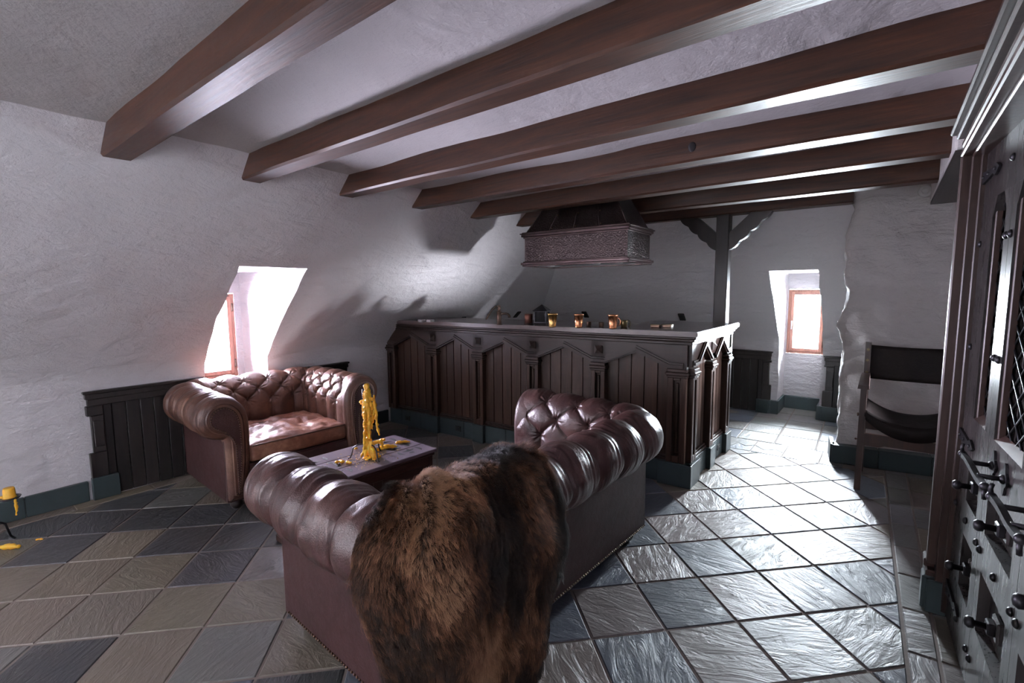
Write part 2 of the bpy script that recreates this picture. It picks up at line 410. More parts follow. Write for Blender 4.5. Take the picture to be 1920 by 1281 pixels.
        o = bpy.data.objects.new(name, me); scene.collection.objects.link(o)
        if parent is not None: o.parent = parent
        if bevel:
            b = o.modifiers.new('bevel', 'BEVEL'); b.width = bevel; b.segments = seg; b.limit_method = 'ANGLE'; b.angle_limit = math.radians(40)
        return o
def tag(o, label=None, cat=None, group=None, kind=None):
    if label: o['label'] = label
    if cat: o['category'] = cat
    if group: o['group'] = group
    if kind: o['kind'] = kind
    return o
def thing(name, label, cat, loc=(0, 0, 0), rz=0.0, group=None):
    o = bpy.data.objects.new(name, None); scene.collection.objects.link(o)
    o.location = loc; o.rotation_euler = (0, 0, rz); o.empty_display_size = 0.1
    return tag(o, label, cat, group)
def copy_tree(o, parent=None):
    c = o.copy(); scene.collection.objects.link(c)
    if parent is not None: c.parent = parent
    for ch in [k for k in scene.objects if k.parent == o]: copy_tree(ch, c)
    return c
def struct(o, label=None, cat=None):
    o['kind'] = 'structure'
    return tag(o, label, cat)
def TR(loc=(0, 0, 0), rx=0, ry=0, rz=0):
    return Matrix.Translation(Vector(loc)) @ Matrix.Rotation(rz, 4, 'Z') @ Matrix.Rotation(ry, 4, 'Y') @ Matrix.Rotation(rx, 4, 'X')
# =================================================================== STRUCTURE
XL, YB, ZK, PITCH, ZC = -4.17, 5.93, 0.85, 0.921, 2.14
YR, XR = -2.4, 0.235
def spread(a, b, step):
    n = max(1, int(round((b-a)/step))); return list(np.linspace(a, b, n+1))
def inset(z):
    z = np.asarray(z, float)
    return np.where(z > ZK, (z-ZK)/PITCH, 0.0)
def wall_disp(s, z, seed, amp):
    return amp*(fbm(s*1.7+seed, z*1.7, seed, 3)+0.45*fbm(s*6+seed, z*7, seed+3, 2))
def sloped_wall(name, mapf, s0, s1, o0, o1, ztop, depth, wz0, wz1, ws0, ws1, seed, flip):
    ss = spread(s0, o0, 0.055)+spread(o0, o1, 0.05)[1:]+spread(o1, s1, 0.055)[1:]
    zz = spread(-0.02, ZK, 0.055)+spread(ZK, ztop, 0.05)[1:]+spread(ztop, 2.26, 0.05)[1:]
    S, Z = np.meshgrid(ss, zz, indexing='ij')
    d = wall_disp(S, Z, seed, 0.014)
    crease = np.exp(-((Z-ZK)/0.10)**2)*0.028        # soft hand-made crease where the roof slope starts
    t = inset(Z)+crease+d
    jag = 0.014*fbm(Z*5, S*2, seed+8, 2)*np.exp(-np.minimum(abs(S-o0), abs(S-o1))/0.06)*(Z < ztop)
    S2 = S+jag
    P = mapf(S2, t, Z)
    mb = MB(); i0, i1, jt = ss.index(o0), ss.index(o1), zz.index(ztop)
    nu, nv = P.shape[:2]
    mb.v = list(map(tuple, P.reshape(-1, 3).tolist()))
    for i in range(nu-1):
        for j in range(nv-1):
            if i0 <= i < i1 and j < jt: continue
            a, b = i*nv+j, (i+1)*nv+j; q = (a, b, b+1, a+1)
            mb.f.append(q[::-1] if flip else q); mb.mi.append(0); mb.sm.append(True)
    # reveals from the ragged edge back to the window wall
    for idx, sgn in ((i0, 1), (i1, -1)):
        rows = []
        for k in np.linspace(0, 1, 9):
            z = np.array(zz[:jt+1]); tt = t[idx, :jt+1]*(1-k)-depth*k
            sd = S2[idx, :jt+1]*(1-k)+ss[idx]*k+0.004*np.sin(z*9+k*5)*k*(1-k)*4
            rows.append(mapf(sd, tt, z))
        mb.grid(np.array(rows), flip=(flip ^ (sgn > 0)))
    rows = []
    for k in np.linspace(0, 1, 9):
        s_ = np.array(ss[i0:i1+1]); tt = t[i0:i1+1, jt]*(1-k)-depth*k
        rows.append(mapf(S2[i0:i1+1, jt]*(1-k)+s_*k, tt, np.full(len(s_), ztop)))
    mb.grid(np.array(rows), flip=not flip)
    # wall that carries the window
    def wbox(a, b, z0, z1):
        pts = [mapf(np.array(s_), np.array(t_), np.array(z_)) for z_ in (z0, z1) for s_, t_ in ((a, -depth), (b, -depth), (b, -depth-0.10), (a, -depth-0.10))]
        mb.add([tuple(np.ravel(p)) for p in pts], [(0, 1, 5, 4), (1, 2, 6, 5), (2, 3, 7, 6), (3, 0, 4, 7), (0, 3, 2, 1), (4, 5, 6, 7)])
    e = 0.05
    wbox(o0-e, o1+e, -0.02, wz0); wbox(o0-e, o1+e, wz1, ztop+e)
    wbox(o0-e, ws0, wz0, wz1); wbox(ws1, o1+e, wz0, wz1)
    return struct(mb.build(name, M['plaster']))
def mapL(s, t, z): return np.stack(np.broadcast_arrays(XL+t, s, z), -1)
def mapB(s, t, z): return np.stack(np.broadcast_arrays(s, YB-t, z), -1)
sloped_wall('wall_left', mapL, YR-0.1, 6.1, 1.40, 1.87, 1.563, 0.40, 0.645, 1.385, 1.40, 1.815, 3.1, True)
sloped_wall('wall_back', mapB, -4.4, -0.22, -0.915, -0.515, 1.56, 0.40, 0.645, 1.385, -0.905, -0.525, 11.7, True)

# ceiling between the beams
xs, ys = spread(-2.98, 1.6, 0.07), spread(YR-0.1, 4.8, 0.07)
X, Y = np.meshgrid(xs, ys, indexing='ij')
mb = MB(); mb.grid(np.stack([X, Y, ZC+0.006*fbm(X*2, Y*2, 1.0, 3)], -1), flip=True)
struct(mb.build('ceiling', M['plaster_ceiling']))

# wall on the door side, with its ragged plaster end
DY0, DY1, DZ = 1.13, 2.635, 1.915
mb = MB()
mb.box(XR, XR+0.40, YR-0.1, -1.9, -0.02, ZC+0.1); mb.box(XR, XR+0.40, -0.7, DY0, -0.02, ZC+0.1); mb.box(XR, XR+0.40, -1.9, -0.7, -0.02, 0.80); mb.box(XR, XR+0.40, -1.9, -0.7, 1.70, ZC+0.1); mb.box(XR, XR+0.40, DY0, 2.72, DZ, ZC+0.1)
path = [(XR+0.16, 2.632), (XR+0.02, 2.632), (XR, 2.66), (XR, 2.75), (XR, 2.83)]+[(XR+0.05-0.05*math.cos(a), 2.87+0.05*math.sin(a)) for a in np.linspace(0.2, PI/2, 6)]+[(XR+0.2, 2.925), (XR+0.45, 2.93), (XR+0.8, 2.93), (1.5, 2.93)]
zz = np.linspace(-0.01, ZC+0.05, 46)
rows = []
for k, (px, py) in enumerate(path):
    wv = 0.0 if k < 3 else min(1, (k-2)/3.0)
    edge = np.interp(zz, [0, 0.2, 0.54, 0.95, 1.33, 1.7, 2.0, 2.15], [0.05, 0.03, -0.045, 0.0, 0.02, -0.02, 0.06, 0.12])
    dy = wv*(edge+0.018*fbm(zz*4.0, np.full_like(zz, px*3), 5.5, 3)); dx = wv*0.010*fbm(zz*5, np.full_like(zz, py*6), 9.5, 2)
    rows.append(np.stack([px+dx, py+dy, zz], -1))
mb.grid(np.array(rows), flip=False)
struct(mb.build('wall_right', M['plaster']))

# lumpy wall behind the chair and its corner into the passage
path = [(1.5, 4.74), (1.2, 4.72), (0.9, 4.70), (0.7, 4.69), (0.5, 4.685), (0.35, 4.67), (0.2, 4.645), (0.1, 4.63), (0.0, 4.61), (-0.08, 4.595), (-0.15, 4.58), (-0.205, 4.565)]
path += [(-0.235-0.03*math.sin(a), 4.60-0.045*math.cos(a)) for a in np.linspace(0.1, PI/2, 5)]+[(-0.266, 4.75), (-0.266, 5.0), (-0.262, 5.3), (-0.26, 5.7), (-0.26, 6.1), (-0.26, 6.5)]
pp = []
for a, b in zip(path[:-1], path[1:]):
    n = max(1, int(math.hypot(b[0]-a[0], b[1]-a[1])/0.022))
    pp += [(a[0]+(b[0]-a[0])*i/n, a[1]+(b[1]-a[1])*i/n) for i in range(n)]
pp.append(path[-1]); pp = np.array(pp)
zz = np.linspace(-0.01, ZC+0.06, 100)
tg = np.gradient(pp, axis=0); tg /= np.linalg.norm(tg, axis=1)[:, None]
nr = np.stack([-tg[:, 1], tg[:, 0]], -1)*-1.0
arc = np.concatenate([[0], np.cumsum(np.linalg.norm(np.diff(pp, axis=0), axis=1))])
A, Z = np.meshgrid(arc, zz, indexing='ij')
lum = 0.030*np.maximum(-0.45, fbm(A*5.0, Z*4.6, 21.0, 3))+0.014*fbm(A*12, Z*12, 4.0, 2)
lum *= np.clip(0.35+0.65*(Z/0.7), 0.25, 1)
P = np.stack([pp[:, 0][:, None]-nr[:, 0][:, None]*lum, pp[:, 1][:, None]-nr[:, 1][:, None]*lum, Z], -1)
mb = MB(); mb.grid(P, flip=True)
struct(mb.build('wall_pillar', M['plaster_lumpy'], fix=False))
# wall closing the chair recess, and the rear wall behind the camera
mb = MB(); E0, E1, EZ0, EZ1 = 4.31, 4.59, 0.43, 1.05
mb.box(1.42, 1.6, 0.4, E0, -0.02, ZC+0.1); mb.box(0.5, 1.6, 0.4, 0.6, -0.02, ZC+0.1); mb.box(1.42, 1.6, E1, 5.2, -0.02, ZC+0.1); mb.box(1.42, 1.6, E0, E1, -0.02, EZ0); mb.box(1.42, 1.6, E0, E1, EZ1, ZC+0.1)  # unseen box behind the door added so its glass stays dark
ET = TR((1.42, 4.45, 0), rz=0.24)               # deep slit embrasure through the outer wall
mb.box(.0, .96, -.36, -.13, .3, 1.3, T=ET); mb.box(.04, .96, .13, .36, .3, 1.3, T=ET); mb.box(.02, .96, -.2, .2, .3, EZ0, T=ET); mb.box(.02, .96, -.2, .2, EZ1, 1.3, T=ET)
struct(mb.build('wall_recess', M['plaster']))
mb = MB(); mb.box(.88, .92, -.133, -.11, EZ0-.002, EZ1+.002, T=ET); mb.box(.88, .92, .11, .133, EZ0-.002, EZ1+.002, T=ET); mb.box(.88, .92, -.115, .115, EZ0-.002, EZ0+.025, T=ET); mb.box(.88, .92, -.115, .115, EZ1-.025, EZ1+.002, T=ET)
o = struct(mb.build('window_3', M['frame'])); mb = MB(); mb.box(.898, .902, -.112, .112, EZ0+.022, EZ1-.022, T=ET); mb.build('pane', M['glass'], o)
mb = MB(); y0, y1 = YR-0.3, YR
mb.box(-4.6, 1.7, y0, y1, -0.02, 2.3)
struct(mb.build('wall_rear', M['plaster']))
# plaster downstand over the recess with a dark timber underside
mb = MB(); mb.box(0.195, 0.62, 2.97, 4.75, 2.0, ZC+0.04, ch=0.01); o = struct(mb.build('trim_1', M['plaster_lumpy']))
mb = MB(); mb.box(0.20, 0.60, 3.0, 4.66, 1.985, 2.001); mb.build('soffit_board', M['post'], o)

# ------------------------------------------------------------------ floor
def clip(poly, nx, ny, c):
    """keep nx*x+ny*y <= c"""
    out = []
    for i in range(len(poly)):
        p, q = poly[i], poly[(i+1) % len(poly)]
        dp, dq = nx*p[0]+ny*p[1]-c, nx*q[0]+ny*q[1]-c
        if dp <= 0: out.append(p)
        if dp*dq < 0:
            k = dp/(dp-dq); out.append((p[0]+(q[0]-p[0])*k, p[1]+(q[1]-p[1])*k))
    return out
def shrink(poly, d):
    n = len(poly); out = list(poly)
    for i in range(n):
        p, q = poly[i], poly[(i+1) % n]
        ex, ey = q[0]-p[0], q[1]-p[1]; L = math.hypot(ex, ey)
        if L < 1e-6: continue
        nx, ny = ey/L, -ex/L
        out = clip(out, nx, ny, nx*p[0]+ny*p[1]-d)
        if len(out) < 3: return []
    return out
def parea(p): return 0.5*sum(p[i][0]*p[(i+1) % len(p)][1]-p[(i+1) % len(p)][0]*p[i][1] for i in range(len(p)))
rng = random.Random(5)
FV, FF, FC = [], [], []
def tile(poly, col, seed=None, noshrink=False):
    if len(poly) < 3: return
    if parea(poly) < 0: poly = poly[::-1]
    a = poly if noshrink else shrink(poly, 0.0048)
    if len(a) < 3 or abs(parea(a)) < 4e-4: return
    b = a if noshrink else shrink(a, 0.004)
    if len(b) != len(a): b = [((x-sum(p[0] for p in a)/len(a))*0.97+sum(p[0] for p in a)/len(a), (y-sum(p[1] for p in a)/len(a))*0.97+sum(p[1] for p in a)/len(a)) for x, y in a]
    cx_, cy_ = sum(p[0] for p in a)/len(a), sum(p[1] for p in a)/len(a)
    tx, ty = rng.uniform(-.004, .004), rng.uniform(-.004, .004)
    zt = lambda x, y: (x-cx_)*tx+(y-cy_)*ty-0.0006
    o = len(FV); n = len(a)
    FV.extend([(x, y, -0.0045) for x, y in a]); FV.extend([(x, y, zt(x, y)) for x, y in b])
    c = (*col, rng.random() if seed is None else seed)
    for i in range(n): FF.append((o+i, o+(i+1) % n, o+n+(i+1) % n, o+n+i)); FC.append(c)
    FF.append(tuple(range(o+n, o+2*n))); FC.append(c)
OLIVE, GREY, DARK, BLUE, MAUVE = (0.135, 0.115, 0.088), (0.125, 0.122, 0.118), (0.026, 0.030, 0.036), (0.072, 0.088, 0.118), (0.165, 0.135, 0.122)
def jit(c, a=0.16):
    k = 1+rng.uniform(-a, a); return tuple(x*k*(1+rng.uniform(-.05, .05)) for x in c)
# px -> floor point, used to give the slabs the colour each has in the room
def floor_at(px, py):
    d = CF+CR*(px-960)/894.09-CU*(py-640.5)/894.09
    return tuple((np.array([0, 0, HCAM])+d*(-HCAM/d[2]))[:2])
LS, LA = 0.3147, math.radians(46.54); L0 = (-0.431, 2.487)
dA = (math.cos(LA), math.sin(LA)); dB = (math.sin(LA), -math.cos(LA))
def cell(x, y):
    u, v = x-L0[0], y-L0[1]
    return math.floor((u*dA[0]+v*dA[1])/LS), math.floor((u*dB[0]+v*dB[1])/LS)
known = {}
for col, pts in ((DARK, [(268, 1078), (112, 1230), (382, 967), (441, 1011), (60, 985), (110, 1030), (235, 940), (555, 1270), (300, 925), (600, 975), (640, 1260)]),
                 (BLUE, [(1283, 1134), (1208, 1076), (1125, 1010), (1217, 1009), (1046, 1172), (1371, 984), (1160, 1240), (1396, 932), (1508, 1211), (1190, 1000), (1533, 1101), (1670, 1265)]),
                 (MAUVE, [(1253, 1043), (1160, 1150), (1365, 1240), (1310, 940), (1280, 995), (1405, 1120), (1080, 1250), (1350, 1000)]),
                 (GREY, [(480, 1075), (415, 1230), (1440, 1035), (1540, 1085), (1500, 1130), (1600, 1200), (1440, 1180), (1520, 980), (1500, 1020)]),
                 (OLIVE, [(100, 1095), (210, 1115), (330, 1060), (230, 1010), (330, 1150), (420, 1100), (250, 1250), (150, 1170), (560, 1210), (480, 1150), (300, 1190), (45, 1180)])):
    for p in pts: known[cell(*floor_at(*p))] = col
def lat(i, j): return (L0[0]+LS*(i*dA[0]+j*dB[0]), L0[1]+LS*(i*dA[1]+j*dB[1]))
RB = lambda y: 0.06+0.0355*(4.236-y)      # border line beside the door
for i in range(-26, 27):
    for j in range(-26, 27):
        q = [lat(i, j), lat(i, j+1), lat(i+1, j+1), lat(i+1, j)]
        cx_, cy_ = sum(p[0] for p in q)/4, sum(p[1] for p in q)/4
        if not (-4.6 < cx_ < 0.8 and -2.8 < cy_ < 6.2): continue
        q = clip(q, -1, 0, 4.045); q = clip(q, 1, 0.0355, 0.06+0.0355*4.236); q = clip(q, 0, 1, 4.40 if cx_ > -1.4 else 6.3); q = clip(q, 0, -1, 2.4)
        if cx_ < -1.0 and cy_ > 4.2: q = clip(q, 1, 0, -1.25)
        if len(q) < 3: continue
        col = known.get((i, j))
        if col is None:
            r = rng.random()
            if cx_ < -1.75: col = DARK if r < .22 else (OLIVE if r < .74 else GREY)
            else: col = BLUE if r < .34 else (MAUVE if r < .6 else (GREY if r < .88 else OLIVE))
        tile(q, jit(col))
y = -2.4
while y < 6.0:
    tile([(-4.172, y), (-4.045, y), (-4.045, y+LS*1.35), (-4.172, y+LS*1.35)], jit(OLIVE if rng.random() < .6 else GREY)); y += LS*1.35
y = -2.46; k = 0
while y < 4.8:
    q = [(-0.2, y-0.02), (1.6, y+0.10), (1.6, y+LS+0.10), (-0.2, y+LS-0.02)]
    for x0, x1 in ((None, 0.225), (0.225, 0.54), (0.54, 0.86), (0.86, 1.18), (1.18, 1.5)):
        r = q
        r = clip(r, -1, -0.0355, -(0.06+0.0355*4.236)-0.002) if x0 is None else clip(r, -1, -0.02, -x0-0.05)
        r = clip(r, 1, 0.02, x1+0.05)
        if len(r) >= 3: tile(r, jit([GREY, OLIVE, MAUVE][k % 3] if x0 else GREY)); k += 1
    y += LS
# passage in front of the back window: a straight grid past a zigzag band
zig = [(-1.25, 4.44), (-1.05, 4.40), (-0.99, 4.58), (-0.93, 4.53), (-0.86, 4.59), (-0.77, 4.50), (-0.69, 4.575), (-0.62, 4.51), (-0.53, 4.58), (-0.44, 4.65), (-0.36, 4.60), (-0.30, 4.665), (-0.2, 4.63)]
def zy(x): return float(np.interp(x, [p[0] for p in zig], [p[1] for p in zig]))
cuts = [-1.25, -0.86, -0.62, -0.36, -0.2]
for a, b in zip(cuts[:-1], cuts[1:]):
    mid = [p for p in zig if a < p[0] < b]
    top = [(b-.005, zy(b)-.005)]+[(p[0], p[1]-.005) for p in mid[::-1]]+[(a+.005, zy(a)-.005)]
    tile([(a+.005, 4.405), (b-.005, 4.405)]+top, jit(BLUE if rng.random() < .5 else GREY), noshrink=True)
    bot = [(a+.005, zy(a)+.005)]+[(p[0], p[1]+.005) for p in mid]+[(b-.005, zy(b)+.005)]
    tile(bot+[(b-.005, 4.735), (a+.005, 4.735)], jit(GREY), noshrink=True)
for i in range(-3, 4):
    for j in range(-2, 6):
        x0, y0_ = -1.06+i*LS, 5.055+j*LS
        sh = (lambda x, y: (x-0.03*(y-5.2), y+0.045*(x+1.06)))
        q = [sh(x0, y0_), sh(x0+LS, y0_), sh(x0+LS, y0_+LS), sh(x0, y0_+LS)]
        q = clip(q, 0, -1, -4.74); q = clip(q, 0, 1, 6.36); q = clip(q, 1, 0, -0.2)
        q = clip(q, -1, 0, 2.0)
        if len(q) >= 3: tile(q, jit(BLUE if rng.random() < .35 else GREY))
me = bpy.data.meshes.new('floor')
o0 = len(FV); FV.extend([(-4.8, YR-.1, -0.0045), (1.6, YR-.1, -0.0045), (1.6, 6.5, -0.0045), (-4.8, 6.5, -0.0045)])
FF.append((o0, o0+1, o0+2, o0+3)); FC.append((0.2, 0.17, 0.15, 0.5))
me.from_pydata(FV, [], FF); me.update()
me.materials.append(M['slate_floor']); me.materials.append(M['grout'])
me.polygons.foreach_set('material_index', [0]*(len(FF)-1)+[1])
at = me.attributes.new('tile', 'FLOAT_COLOR', 'FACE'); at.data.foreach_set('color', np.array(FC, np.float32).ravel())
fo = bpy.data.objects.new('floor', me); scene.collection.objects.link(fo); struct(fo)

# ------------------------------------------------------------------ skirting of slate
mb = MB()
for k in range(10): mb.box(XL-0.01, XL+0.022, 0.665-(k+1)*0.305+.0015, 0.665-k*0.305-.0015, 0, 0.132, ch=0.003)
for y0, y1 in ((1.92, 1.935), (2.66, 2.90), (2.903, 3.12)): mb.box(XL-0.01, XL+0.022, y0, y1, 0, 0.132, ch=0.003)
struct(mb.build('baseboard_left', M['slate_base']))
mb = MB()
mb.box(-0.985, -0.895, YB-0.035, YB+0.02, 0, 0.15, ch=0.003); mb.box(-0.915, -0.893, YB-0.03, YB+0.40, 0, 0.15, ch=0.003)
mb.box(-0.89, -0.52, YB+0.375, YB+0.41, 0, 0.15, ch=0.003); mb.box(-0.535, -0.425, YB-0.035, YB+0.02, 0, 0.15, ch=0.003); mb.box(-0.422, -0.27, YB-0.03, YB+0.02, 0, 0.15, ch=0.003)
mb.box(-0.535, -0.513, YB-0.03, YB+0.4, 0, 0.15, ch=0.003); mb.box(-1.09, -0.99, YB-0.055, YB+0.02, 0, 0.15, ch=0.003)
struct(mb.build('baseboard_back', M['slate_base']))
mb = MB(); T = TR((-0.285, 4.50, 0), rz=math.radians(7.5))
x = 0.0
for k, wd in enumerate((0.30, 0.31, 0.31, 0.31, 0.31)): mb.box(x+.0015, x+wd-.0015, -0.012, 0.09, 0, 0.145, T=T, ch=0.003); x += wd
mb.box(-0.012, 0.02, 0.005, 0.25, 0, 0.145, T=T, ch=0.003)
struct(mb.build('baseboard_recess', M['slate_base']))

# ------------------------------------------------------------------ ceiling beams
def beam_mesh(L, wd, h, seed, mat):
    nx = max(2, int(L/0.06)); xs_ = np.linspace(0, L, nx)
    prof = []
    c = 0.010
    loop = [(c, 0), (wd-c, 0), (wd, c), (wd, h), (0, h), (0, c)]
    rows = []
    for (py, pz) in loop:
        jy = 0.0035*fbm(xs_*1.3, np.full_like(xs_, py*40), seed+pz*7, 3); jz = 0.003*fbm(xs_*1.6, np.full_like(xs_, py*30+5), seed+9, 3)
        rows.append(np.stack([xs_, py+jy, pz+jz*(pz < h*0.5)], -1))
    P = np.array(rows); mb = MB(); mb.grid(P, smooth=False, flip=True, closed_u=True)
    n = nx; mb.f.append(tuple(i*n for i in range(len(loop)))); mb.f.append(tuple(i*n+n-1 for i in range(len(loop)))[::-1]); mb.mi += [0, 0]; mb.sm += [False, False]
    return mb
ZB = 2.02
beams = [(-3.03, 0.25, 0.626, 0.618, 'heavy dark timber ceiling beam nearest the camera, running off the top edge'),
         (-3.03, 0.25, 1.236, 1.226, 'second ceiling beam from the camera, dark brown front and pale lilac underside'),
         (-3.03, 0.25, 1.836, 1.852, 'third ceiling beam from the camera, reddish brown at its left end'),
         (-3.03, 0.25, 2.445, 2.512, 'fourth ceiling beam from the camera, with one black knot in its face'),
         (-3.03, 0.21, 3.095, 3.130, 'fifth ceiling beam, passing directly in front of the hood top'),
         (-3.06, 0.21, 3.755, 3.835, 'sixth ceiling beam, emerging from behind the copper hood')]
for i, (xa, xb, ya, yb, lab) in enumerate(beams):
    L = math.hypot(xb-xa, yb-ya)
    o = beam_mesh(L, 0.115, 0.135, 3.3*i+1, 0).build('ceiling_beam', M['beam'], fix=True)
    o.location = (xa, ya, ZB); o.rotation_euler = (0, 0, math.atan2(yb-ya, xb-xa))
    tag(o, lab, 'beam', 'ceiling beams')
    if i == 3:
        kb = MB(); kb.ball((0, 0, 0), 0.024, 14, 8, sc=(0.8, 0.12, 1.0))
        k_ = kb.build('knot', M['shade'], o); k_.location = (2.22, -0.001, 0.07)
o = beam_mesh(2.75, 0.12, 0.13, 31, 0).build('ceiling_beam', M['beam'], fix=True); o.location = (-3.0, 4.5, 2.036)
tag(o, 'rearmost ceiling beam, carried by the post with two carved braces', 'beam', 'ceiling beams')

# post with two carved braces carrying the rearmost beam
t = thing('timber_post', 'dark square timber post with two carved braces at the end of the bar', 'post', (-1.18, 4.555, 0))
mb = MB(); mb.box(-0.054, 0.054, -0.054, 0.054, 0, 2.04, ch=0.006); mb.build('post', M['post'], t)
def brace(sgn):
    top_o, top_i, in_i, in_o = (0.385, 2.04), (0.225, 2.04), (0.054, 1.882), (0.054, 1.732)
    n = 30; pts = [top_i, in_i, in_o]
    for k in range(1, n):
        u = k/n; x = in_o[0]+(top_o[0]-in_o[0])*u; z = in_o[1]+(top_o[1]-in_o[1])*u
        nx, nz = 0.68, -0.73
        s_ = 0.016*abs(math.sin(u*PI*4))**.7-0.004+0.004*math.sin(u*PI)
        pts.append((x+nx*s_, z+nz*s_))
    pts.append(top_o)
    mb = MB(); mb.prism([(sgn*x, z) for x, z in pts], -0.035, 0.035); return mb.build('brace', M['post'], t, fix=True)
brace(1); brace(-1)

# ------------------------------------------------------------------ windows
def casement(name, mapf, s0, s1, z0, z1, t0, hand):
    f = MB()
    def bx(mb, a, b, za, zb, ta, tb, ch=0.004):
        p = mapf(np.array([a, b]), np.array([ta, tb]), np.array([za, zb])); mb.box(p[0][0], p[1][0], p[0][1], p[1][1], p[0][2], p[1][2], ch=ch)
    W = 0.032
    bx(f, s0, s0+W, z0, z1, t0-0.05, t0); bx(f, s1-W, s1, z0, z1, t0-0.05, t0); bx(f, s0+W, s1-W, z0, z0+W, t0-0.05, t0); bx(f, s0+W, s1-W, z1-W, z1, t0-0.05, t0)
    o = struct(f.build(name, M['frame']))
    f = MB(); a, b, za, zb = s0+W-.006, s1-W+.006, z0+W-.006, z1-W+.006; V = 0.036
    bx(f, a, a+V, za, zb, t0-0.03, t0+0.014); bx(f, b-V, b, za, zb, t0-0.03, t0+0.014); bx(f, a+V, b-V, za, za+V, t0-0.03, t0+0.014); bx(f, a+V, b-V, zb-V, zb, t0-0.03, t0+0.014)
    f.build('sash', M['frame'], o)
    g = MB(); bx(g, a+V-.003, b-V+.003, za+V-.003, zb-V+.003, t0-0.012, t0-0.008, ch=0); g.build('pane', M['glass'], o)
    g = MB(); hs = (a+V*0.5) if hand < 0 else (b-V*0.5); zc_ = (z0+z1)/2-0.02
    bx(g, hs-.009, hs+.009, zc_-.03, zc_+.03, t0+0.014, t0+0.02); bx(g, hs-.006, hs+.006, zc_-.07, zc_+.012, t0+0.032, t0+0.042); bx(g, hs-.006, hs+.006, zc_-.006, zc_+.006, t0+0.018, t0+0.036)
    g.build('window_handle', M['steel'], o)
    hs = (b+0.004) if hand < 0 else (a-0.004)
    for zc_ in (z0+0.12, z1-0.12): g = MB(); bx(g, hs-.007, hs+.007, zc_-.035, zc_+.035, t0-.002, t0+0.022); g.build('hinge', M['bronze'], o)
    return o
casement('window_1', mapL, 1.402, 1.812, 0.648, 1.382, -0.40, -1)
casement('window_2', mapB, -0.903, -0.527, 0.648, 1.382, -0.40, -1)
mb = MB(); x0, x1 = XR+.30, XR+.36
for a, b, c, d in ((-1.9, -0.7, 0.80, 0.86), (-1.9, -0.7, 1.64, 1.70), (-1.9, -1.84, 0.86, 1.64), (-0.76, -0.7, 0.86, 1.64), (-1.33, -1.27, 0.86, 1.64)): mb.box(x0, x1, a, b, c, d, ch=.004)
o = struct(mb.build('fill_window', M['frame'])); g = MB(); g.box(x0+.025, x0+.03, -1.85, -.75, .85, 1.65); g.build('pane', M['glass'], o)  # unseen window, added only to bring in fill light
# =================================================================== BAR
# local frame of the bar front: s along the front (0 at the right corner, negative to the left), o outwards, z up
BA = math.radians(3.4); BC = (-1.05, 3.31)
bar = thing('bar_counter', 'long dark panelled bar counter with pointed arches on a slate plinth', 'bar counter', (BC[0], BC[1], 0), BA)
FT = Matrix.Identity(4)                          # front: local x = s, local -y = outwards
ST = Matrix.Rotation(PI/2-BA, 4, 'Z')            # right side: local x runs back along the side
def arch_bay(T, s0, s1, zv, za, last=False):
    """valance with a gabled lower edge + gable moulding + planks between two pilasters"""
    m = (s0+s1)/2; a, b = s0-0.06, s1+0.06
    mb = MB(); mb.prism([(a, 1.03), (b, 1.03), (b, zv-.012), (s1-.055, zv-.012), (m, za-.006), (s0+.055, zv-.012), (a, zv-.012)], -0.012, 0.03, T=T)
    mb.build('arch_board', M['bar_x'], bar)
    mb = MB()
    for (w0, w1, y0) in ((0.0, 0.020, -0.034), (0.020, 0.033, -0.024), (-0.012, 0.0, -0.020)):
        def z_(s_): return None
        top = [(a+0.02, zv+w1), (s0+.055, zv+w1), (m, za+w1*1.15), (s1-.055, zv+w1), (b-0.02, zv+w1)]
        bot = [(a+0.02, zv+w0), (s0+.055, zv+w0), (m, za+w0*1.15), (s1-.055, zv+w0), (b-0.02, zv+w0)]
        for i in range(4): mb.prism([bot[i], bot[i+1], top[i+1], top[i]], y0, 0.0, T=T)
    mb.build('arch_moulding', M['bar_x'], bar)
    mb = MB(); n = 5; L = s1-s0-0.10
    for k in range(n):
        x0, x1 = s0+0.05+L*k/n, s0+0.05+L*(k+1)/n
        zt = lambda x: min(za+0.02, zv+(za-zv)*(1-abs(x-m)/(s1-m-.055))+0.03)
        c = 0.004
        mb.add([(x0+.0012, 0.030, .17), (x0+c, .024, .17), (x1-c, .024, .17), (x1-.0012, .030, .17), (x0+.0012, .030, zt(x0)), (x0+c, .024, zt(x0)), (x1-c, .024, zt(x1)), (x1-.0012, .030, zt(x1))],
               [(0, 1, 5, 4), (1, 2, 6, 5), (2, 3, 7, 6)], T=T)
    mb.add([(s0, .032, .16), (s1, .032, .16), (s1, .032, 1.0), (s0, .032, 1.0)], [(0, 1, 2, 3)], T=T)
    mb.build('plank_panel', M['bar_z'], bar)
    mb = MB(); mb.box(s0+.045, s1-.045, -0.004, 0.03, 0.163, 0.185, T=T, ch=.004); mb.box(s0+.045, s1-.045, 0.006, 0.03, 0.185, 0.198, T=T, ch=.004)
    mb.build('base_rail', M['bar_x'], bar)
